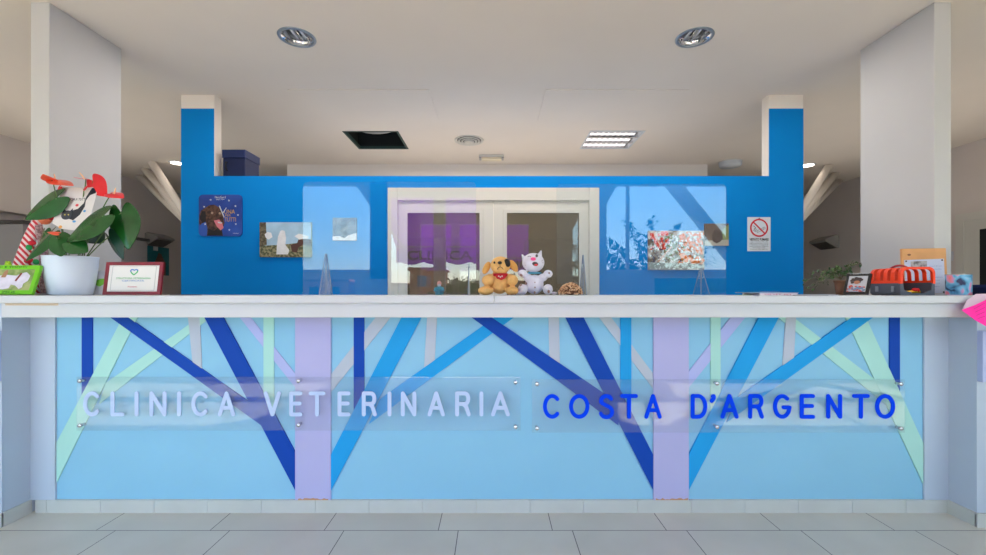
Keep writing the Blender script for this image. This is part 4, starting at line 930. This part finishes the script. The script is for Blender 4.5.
for i in range(17):
    ex = (-.22+.0, -.14, -.10, -.06, -.02, .02, .05, .08, -.17, -.08, .0, .03, -.12, -.04, .06, .09, -.2)[i]; ez = (.075, .13, .14, .15, .165, .16, .15, .19, .03, .10, .13, .12, .07, .14, .13, .175, .04)[i]
    e = Vector((ex, rr.uniform(-.05, .06), ez)); c = Vector((ex*.4, e.y*.5, max(.14, ez+.02)))
    pl = bez((0, 0, .09), c, e, 10); tube(bms, pl, .0012, 5)
    for p in pl[3:]:
        for _ in range(2): small_leaf(bml, p+Vector((rr.gauss(0, .006), rr.gauss(0, .006), rr.gauss(0, .006))), rr.uniform(.006, .0105), rr)
link('stem', bms, mat('twig', (96, 80, 58), .8), tp); link('foliage', bml, mat('small_leaf', (52, 84, 46), .6, rgb2=(82, 112, 62), nscale=30), tp)

# ---- pet carrier
pcx, pcy = P(899.5, 0, 2.35).x, 2.345
pw, pd, ph = .178, .19, .150
cat.location.y += .03
cr = thing('pet_carrier', 'small orange and grey plastic pet carrier with an open front', 'pet carrier', (pcx+pw/2, pcy+pd/2, ZT))
def section(t_, r=.03, inset=0.0):     # point on the carrier's cross-section, t_ from 0 (left foot) to 1 (right foot)
    pts = [(-pw/2, 0)]+[(-pw/2+.012*0+.002, ph*.5)]
    arcL = [(-pw/2+.006+r-r*math.cos(a), ph-r+r*math.sin(a)) for a in [PI/2*i/5 for i in range(6)]]
    arcR = [(-x, z) for x, z in arcL[::-1]]
    return pts+arcL+arcR+[(-p[0], p[1]) for p in pts[::-1]]
M_OR = mat('orange_plastic', (244, 70, 30), .4); M_GP = mat('slate_plastic', (84, 92, 104), .5)
def shell(zlo, zhi, slots, m, nm, grow=0):
    bm = bmesh.new(); prof = []
    def wall(z):   # half width at height z
        return pw/2+grow-.006*max(0, z-ph*.45)/ph*1.2
    n = 14; path = []
    if zhi >= ph:
        r = .032
        for i in range(n+1):
            z = zlo+(ph-r-zlo)*i/n; path.append((-wall(z), z))
        xw = wall(ph-r)
        for i in range(1, 7): a = PI/2*i/6; path.append((-xw+r-r*math.cos(a), ph-r+r*math.sin(a)))
        for i in range(1, 4): path.append((-xw+r+(xw-r)*i/3, ph+.003*math.sin(PI/2*i/3)))
        path = path+[(-x, z) for x, z in path[-2::-1]]
    else:
        path = [(-wall(zhi), zhi), (-wall(zlo)+.002, zlo+.01), (-wall(zlo)+.014, zlo)]; path += [(-x, z) for x, z in path[::-1]]
    ny = 26; V = [[bm.verts.new((x, -pd/2+pd*j/ny, z)) for x, z in path] for j in range(ny+1)]
    for j in range(ny):
        for i in range(len(path)-1):
            if slots:
                zc = (path[i][1]+path[i+1][1])/2; xc = (path[i][0]+path[i+1][0])/2
                if (j % 6 in (2, 3, 4)) and j > 1 and zc > ph*.55 and abs(xc) > pw*.24: continue
            bm.faces.new((V[j][i], V[j+1][i], V[j+1][i+1], V[j][i+1]))
    bm.faces.new(V[-1])      # closed rear
    o = link(nm, bm, m, cr); sl = o.modifiers.new('t', 'SOLIDIFY'); sl.thickness = .003; sl.offset = -1
    return o
shell(.001, ph*.46, False, M_GP, 'lower_tub')
shell(ph*.44, ph, True, M_OR, 'upper_cage', .0015)
bm = bmesh.new(); prof = []
r = .034
outer = [(-pw/2-.004, ph*.42), (-pw/2-.003, ph-r)]+[(-pw/2-.003+r-r*math.cos(PI/2*i/6), ph-r+r*math.sin(PI/2*i/6)+.003) for i in range(7)]
outer = outer+[(-x, z) for x, z in outer[::-1]]
inner = [(x*.87, ph*.42+(z-ph*.42)*.86) for x, z in outer]
for i in range(len(outer)-1): prism(bm, [outer[i], outer[i+1], inner[i+1], inner[i]], -pd/2-.006, -pd/2+.006)
link('front_arch', bm, M_OR, cr)
bm = bmesh.new()
for sx in (-1, 1): prism(bm, [(sx*(pw/2+.002), .001), (sx*(pw/2+.003), ph*.44), (sx*pw/2*.87, ph*.44), (sx*pw/2*.82, .03), (sx*.03, .012), (sx*.03, .001)], -pd/2-.004, -pd/2+.006)
prism(bm, [(-.03, .001), (.03, .001), (.03, .012), (-.03, .012)], -pd/2-.004, -pd/2+.006)
link('front_sill', bm, M_GP, cr)
bm = bmesh.new(); tube(bm, bez((-.01, -.05, ph+.001), (-.01, 0, ph+.03), (-.01, .05, ph+.001), 8), .006, 8); link('carry_handle', bm, mat('dark_red_plastic', (160, 26, 34), .4), cr, True)
for yy_ in (-.055, .045): boxo('side_clip', -pw/2-.007, -pw/2-.001, yy_-.008, yy_+.008, .02, .05, mat('light_grey_plastic', (140, 148, 158), .5), cr, .001)
def rest(nm, lab, cat, loc, rot=0):
    return thing(nm, lab, cat, (cr.location.x+loc[0], cr.location.y+loc[1], ZT+loc[2]), (0, 0, rot))
t = rest('toy_bone', 'yellow and red toy lying inside the orange pet carrier', 'toy', (.02, -.05, .0085), .2)
bm = bmesh.new(); tube(bm, [(-.045, 0, .008), (0, .0, .012), (.045, 0, .010)], .0085, 10); link('toy_handle', bm, mat('toy_yellow', (244, 190, 30), .4), t, True)
bm = bmesh.new(); blob(bm, (.01, -.004, .022), (.022, .01, .010)); blob(bm, (.028, -.004, .02), (.010, .01, .011)); link('toy_knob', bm, mat('toy_red', (216, 34, 40), .4), t, True)
t = rest('folded_leaflets', 'cream folded leaflets inside the orange pet carrier', 'leaflet', (-.04, -.045, .0085))
boxo('leaflet', -.035, .03, -.03, .03, 0, .006, mat('cream_paper', (214, 206, 196), .6), t); boxo('leaflet', -.03, .03, -.028, .03, .0062, .011, mat('blue_paper', (150, 170, 200), .6), t)

# ---- wooden board with a sheet
t = thing('wooden_notice_board', 'light wooden board with a pinned white sheet behind the orange carrier', 'notice board', on(925, 2.58))
t.rotation_euler = (math.radians(-2), math.radians(-.8), 0)
BW = .13; BH = .275
boxo('board', -BW, BW, -.008, .008, .006, BH, mat('pine_wood', (216, 160, 104), .55, noise=.12, nscale=7), t, .003)
poly('paper_sheet', [(-.122, .012), (.112, .006), (.112, .212), (-.122, .207)], -.009, mat('sheet_white', (202, 208, 228), .6), t)
poly('printed_photo', [(-.085, .165), (.01, .167), (.01, .2), (-.085, .198)], -.0098, mat('photo_grey', (84, 76, 72), .6, rgb2=(180, 176, 176), nscale=25), t)
for i in range(6): text('lettering', ['Adozione del cuore', 'cerca casa subito', 'dolce e affettuoso', 'vaccinato', 'microchip', 'telefono'][i], .06, .17-.018*i-(.03 if i > 1 else 0), (.075, .07, .08, .045, .045, .04)[i], .006, -.0098, mat('print_violet', (140, 150, 190), .6), t, .0003)
for a, b in ((-.112, .2), (.1, .204), (.1, .015), (-.112, .02)):
    bm = bmesh.new(); blob(bm, (a, -.011, b), (.005, .004, .005), None, 10, 6); link('pin', bm, mat('dark_pin', (70, 36, 40), .4), t, True)
bm = bmesh.new(); blob(bm, (-.09, -.0085, .238), (.011, .001, .006), None, 10, 6); link('wood_knot', bm, mat('knot_brown', (128, 84, 56), .7), t)

# ---- printed tin and navy box
t = thing('printed_tin', 'round blue and orange printed tin at the counter end', 'tin', on(958.5, 2.43))
def tin_mat():
    m = bpy.data.materials.new('tin_print'); m.use_nodes = True; n = m.node_tree; b = n.nodes['Principled BSDF']
    tc = n.nodes.new('ShaderNodeTexCoord'); no = n.nodes.new('ShaderNodeTexNoise'); no.inputs['Scale'].default_value = 16; no.inputs['Detail'].default_value = 2; no.inputs['Distortion'].default_value = .6
    r = n.nodes.new('ShaderNodeValToRGB'); e = r.color_ramp.elements; e[0].position = .36; e[0].color = lin((30, 44, 84)); e[1].position = .72; e[1].color = lin((240, 130, 90))
    for p_, c_2 in ((.42, (80, 150, 190)), (.52, (120, 190, 220)), (.6, (226, 150, 190))): x = e.new(p_); x.color = lin(c_2)
    n.links.new(tc.outputs['Object'], no.inputs[0]); n.links.new(no.outputs['Fac'], r.inputs[0]); n.links.new(r.outputs[0], b.inputs['Base Color']); b.inputs['Roughness'].default_value = .35
    return m
bm = bmesh.new(); lathe(bm, [(.051, .0005), (.053, .004), (.053, .112), (.052, .116), (.050, .116), (.050, .01)], 36, cap=False); bm.faces.new([v for v in bm.verts if v.co.z < .001]); link('tin_body', bm, tin_mat(), t, True)
bm = bmesh.new(); lathe(bm, [(.0535, .112), (.055, .1145), (.0535, .117)], 36, cap=False); link('tin_rim', bm, M_STEEL, t, True)
t = thing('navy_box', 'low navy blue box at the far counter end beside the printed tin', 'box', on(984, 2.42))
boxo('box_body', -.045, .09, -.06, .06, .0005, .045, M_NAVY, t, .002); boxo('box_lid', -.048, .093, -.063, .063, .045, .058, mat('navy_lid', (12, 32, 80), .55), t, .002)

# ---- pink leaflet hanging over the counter edge
t = thing('pink_leaflet', 'bright pink folded leaflet hanging over the counter edge', 'leaflet', (P(976, 0, 2.24).x, 2.245, ZT))
def QP(px, py, Y): return P(px, py, Y)-t.location
bm = bmesh.new()
pts = [QP(961.5, 310, 2.205), QP(975, 305, 2.20), QP(990, 298, 2.2), QP(1004, 293.5, 2.21), QP(1004, 333, 2.17), QP(990, 328.5, 2.175), QP(975, 320, 2.19)]
vs = [bm.verts.new(p) for p in pts]; bm.faces.new((vs[0], vs[1], vs[6])); bm.faces.new((vs[1], vs[2], vs[5], vs[6])); bm.faces.new((vs[2], vs[3], vs[4], vs[5]))
o = link('pink_sheet', bm, mat('fluorescent_pink', (255, 30, 160), .5, emit=(255, 20, 150), estr=.0), t); sl = o.modifiers.new('t', 'SOLIDIFY'); sl.thickness = .001
bm = bmesh.new()
pts = [QP(962, 310.3, 2.212), QP(967, 300, 2.235), QP(976, 293.9, 2.249), QP(1004, 293.3, 2.249), QP(1004, 293.9, 2.216), QP(988, 300, 2.208), QP(972, 307, 2.208)]
vs = [bm.verts.new(p) for p in pts]; bm.faces.new((vs[0], vs[1], vs[6])); bm.faces.new((vs[1], vs[2], vs[5], vs[6])); bm.faces.new((vs[2], vs[3], vs[4], vs[5]))
o = link('tissue_sheet', bm, mat('tissue_white', (222, 200, 216), .6), t); sl = o.modifiers.new('t', 'SOLIDIFY'); sl.thickness = .001
bm = bmesh.new()
for kq in range(4):
    a, b = QP(974+kq*1.2, 309+kq*3.2, 2.192-.004*kq), QP(985, 303+kq*4.4, 2.188-.006*kq); tube(bm, [a, b], .0009, 4)
link('printed_lines', bm, mat('dark_pink_ink', (196, 14, 110), .6), t)

# ================================================================== OUTSIDE, seen in the glass
ground = boxo('floor_terrace', -14, 14, -9, YF-.2, -.15, -.03, mat('terrace_paving', (196, 186, 172), .8, noise=.08, nscale=2), kind='structure')
tag(boxo('sea', -160, 160, -300, -9, -3.2, -3, mat('sea_water', (40, 96, 140), .25, noise=.2, nscale=.3)), kind='structure')
aw = thing('purple_awning', 'purple scalloped shop awning outside the entrance, seen mirrored in the glass', 'awning', (0, YF-.2, 2.80))
def cloth(name, c):
    m = bpy.data.materials.new(name); m.use_nodes = True; n = m.node_tree; n.nodes.clear()
    o = n.nodes.new('ShaderNodeOutputMaterial'); a = n.nodes.new('ShaderNodeBsdfDiffuse'); b = n.nodes.new('ShaderNodeBsdfTranslucent'); x = n.nodes.new('ShaderNodeMixShader')
    a.inputs[0].default_value = lin(c); b.inputs[0].default_value = lin(c); x.inputs[0].default_value = .5
    n.links.new(a.outputs[0], x.inputs[1]); n.links.new(b.outputs[0], x.inputs[2]); n.links.new(x.outputs[0], o.inputs[0]); return m
MPU = cloth('purple_canvas', (176, 92, 222))
bm = bmesh.new()
va = [bm.verts.new(p) for p in ((-1.75, 0, 0), (1.75, 0, 0), (1.75, -1.3, -.78), (-1.75, -1.3, -.78))]; bm.faces.new(va)
o = link('awning_canopy', bm, MPU, aw); o.modifiers.new('t', 'SOLIDIFY').thickness = .003
bm = bmesh.new(); ntp = 84; top = []; bot = []
for i in range(ntp+1):
    x = -1.75+3.5*i/ntp; top.append(bm.verts.new((x, -1.3, -.78))); bot.append(bm.verts.new((x, -1.3, -1.05-.05*abs(math.sin(PI*x/.42)))))
for i in range(ntp): bm.faces.new((top[i], top[i+1], bot[i+1], bot[i]))
o = link('valance', bm, MPU, aw); o.modifiers.new('t', 'SOLIDIFY').thickness = .003
text('lettering', 'CLINICA VETERINARIA', 0, -.93, 3.1, .17, -1.29, mat('awning_ink', (26, 12, 60), .8, spec=.1), aw, .02, bold=.02)
bm = bmesh.new(); tube(bm, [(-1.75, -1.3, -.77), (1.75, -1.3, -.77)], .02, 8); link('front_bar', bm, M_STEEL, aw)
for s in (-1, 1):
    bm = bmesh.new(); tube(bm, [(s*1.6, 0, -.6), (s*1.6, -1.28, -.79)], .015, 8); link('awning_arm', bm, M_STEEL, aw)
# branching column outside
t = thing('terrace_column', 'pale slanting branched column on the terrace, seen mirrored in the clear screen', 'column', (4.5, -1.9, -.03))
bm = bmesh.new(); tube(bm, [(0, 0, 0), (-.05, 0, 1.2)], .12, 14); link('trunk', bm, M_GREYW, t, True)
for e in ((-2.08, 0, 3.6), (1.2, -.3, 3.6)):
    bm = bmesh.new(); tube(bm, [(-.05, 0, 1.1), e], .12, 14); link('branch', bm, M_GREYW, t, True)
# houses across the water
for x, wd, hh, c, lab in ((-17.2, 6.4, 5.1, (226, 150, 126), 'low salmon pink house far outside, mirrored in the clear screen'), (-10.8, 4.6, 4.7, (222, 190, 160), 'low sand coloured house far outside'), (-6.5, 3.0, 6.2, (206, 120, 84), 'narrow terracotta house far outside'), (5, 6, 5.0, (214, 160, 130), 'wide ochre house far outside')):
    t = thing('house', lab, 'house', (x, -40, -3))
    boxo('house_wall', -wd/2, wd/2, -3, 3, 0, hh, mat('render_%d' % int(abs(x)*10), c, .8), t)
    bm = bmesh.new(); prism(bm, [(-wd/2-.3, hh), (wd/2+.3, hh), (wd/2+.1, hh+.25), (-wd/2-.1, hh+.25)], -3.2, 3.2); link('roof', bm, mat('roof_tile', (176, 96, 70), .8), t)
    for kx in range(int(wd//2)):
        boxo('window', -wd/2+.7+2*kx, -wd/2+1.6+2*kx, 2.98, 3.05, hh-1.6, hh-.5, mat('shutter_blue', (70, 110, 140), .5), t)
def bush(name, label, cat, loc, r, n, seed, trunk, cg, ls=.07):
    t = thing(name, label, cat, loc); rnd = random.Random(seed); bm = bmesh.new()
    for _ in range(n):
        d_ = Vector((rnd.gauss(0, 1), rnd.gauss(0, 1), rnd.gauss(0, 1))).normalized()*rnd.uniform(.55, 1)
        small_leaf(bm, Vector((d_.x*r[0], d_.y*r[1], trunk+r[2]+d_.z*r[2])), rnd.uniform(.6, 1.2)*ls, rnd)
    blob(bm, (0, 0, trunk+r[2]), (r[0]*.85, r[1]*.85, r[2]*.88), None, 24, 14)
    link('foliage', bm, mat('leaf_%d' % seed, cg, .9, spec=.1), t)
    bm = bmesh.new(); tube(bm, [(0, 0, 0), (.03, 0, trunk+r[2])], .05 if trunk > .5 else .03, 8, r1=.02); link('trunk', bm, mat('bark', (90, 74, 58), .9), t)
bush('round_tree', 'round dark green tree outside, mirrored low in the glazed door', 'tree', (-1.3, -13, -3), (1.6, 1.2, 1.3), 1400, 5, 2.2, (44, 66, 36), .12)
bush('hedge', 'trimmed green hedge outside, mirrored at the foot of the clear screen', 'hedge', (5.0, -6.2, -.03), (2.4, .5, .93), 2800, 6, .0, (70, 112, 50), .06)
# airy tree outside the right window
t = thing('airy_tree', 'airy leafy tree outside, mirrored in the clear screen before the autumn print', 'tree', (3.3, -4.2, -.03)); rnd = random.Random(21)
bl, bb = bmesh.new(), bmesh.new()
tube(bb, [(0, 0, 0), (.05, 0, 1.3)], .05, 8, r1=.03)
for i in range(26):
    a = rnd.uniform(-1.3, 1.3); L = rnd.uniform(.8, 1.9); e = Vector((math.sin(a)*L*1.0, rnd.uniform(-.5, .5), 1.2+math.cos(a)*L*.95))
    pl = bez((.05, 0, 1.2), (e.x*.3, e.y*.4, 1.3+(e.z-1.2)*.6), e, 16); tube(bb, pl, .010, 5, r1=.003)
    for p in pl[3:]:
        for _ in range(4): small_leaf(bl, p+Vector((rnd.gauss(0, .05), rnd.gauss(0, .05), rnd.gauss(0, .05))), rnd.uniform(.03, .06), rnd)
link('foliage', bl, mat('leaf_green', (36, 66, 44), .9, spec=.1), t); link('branches', bb, mat('bark', (90, 74, 58), .9), t)
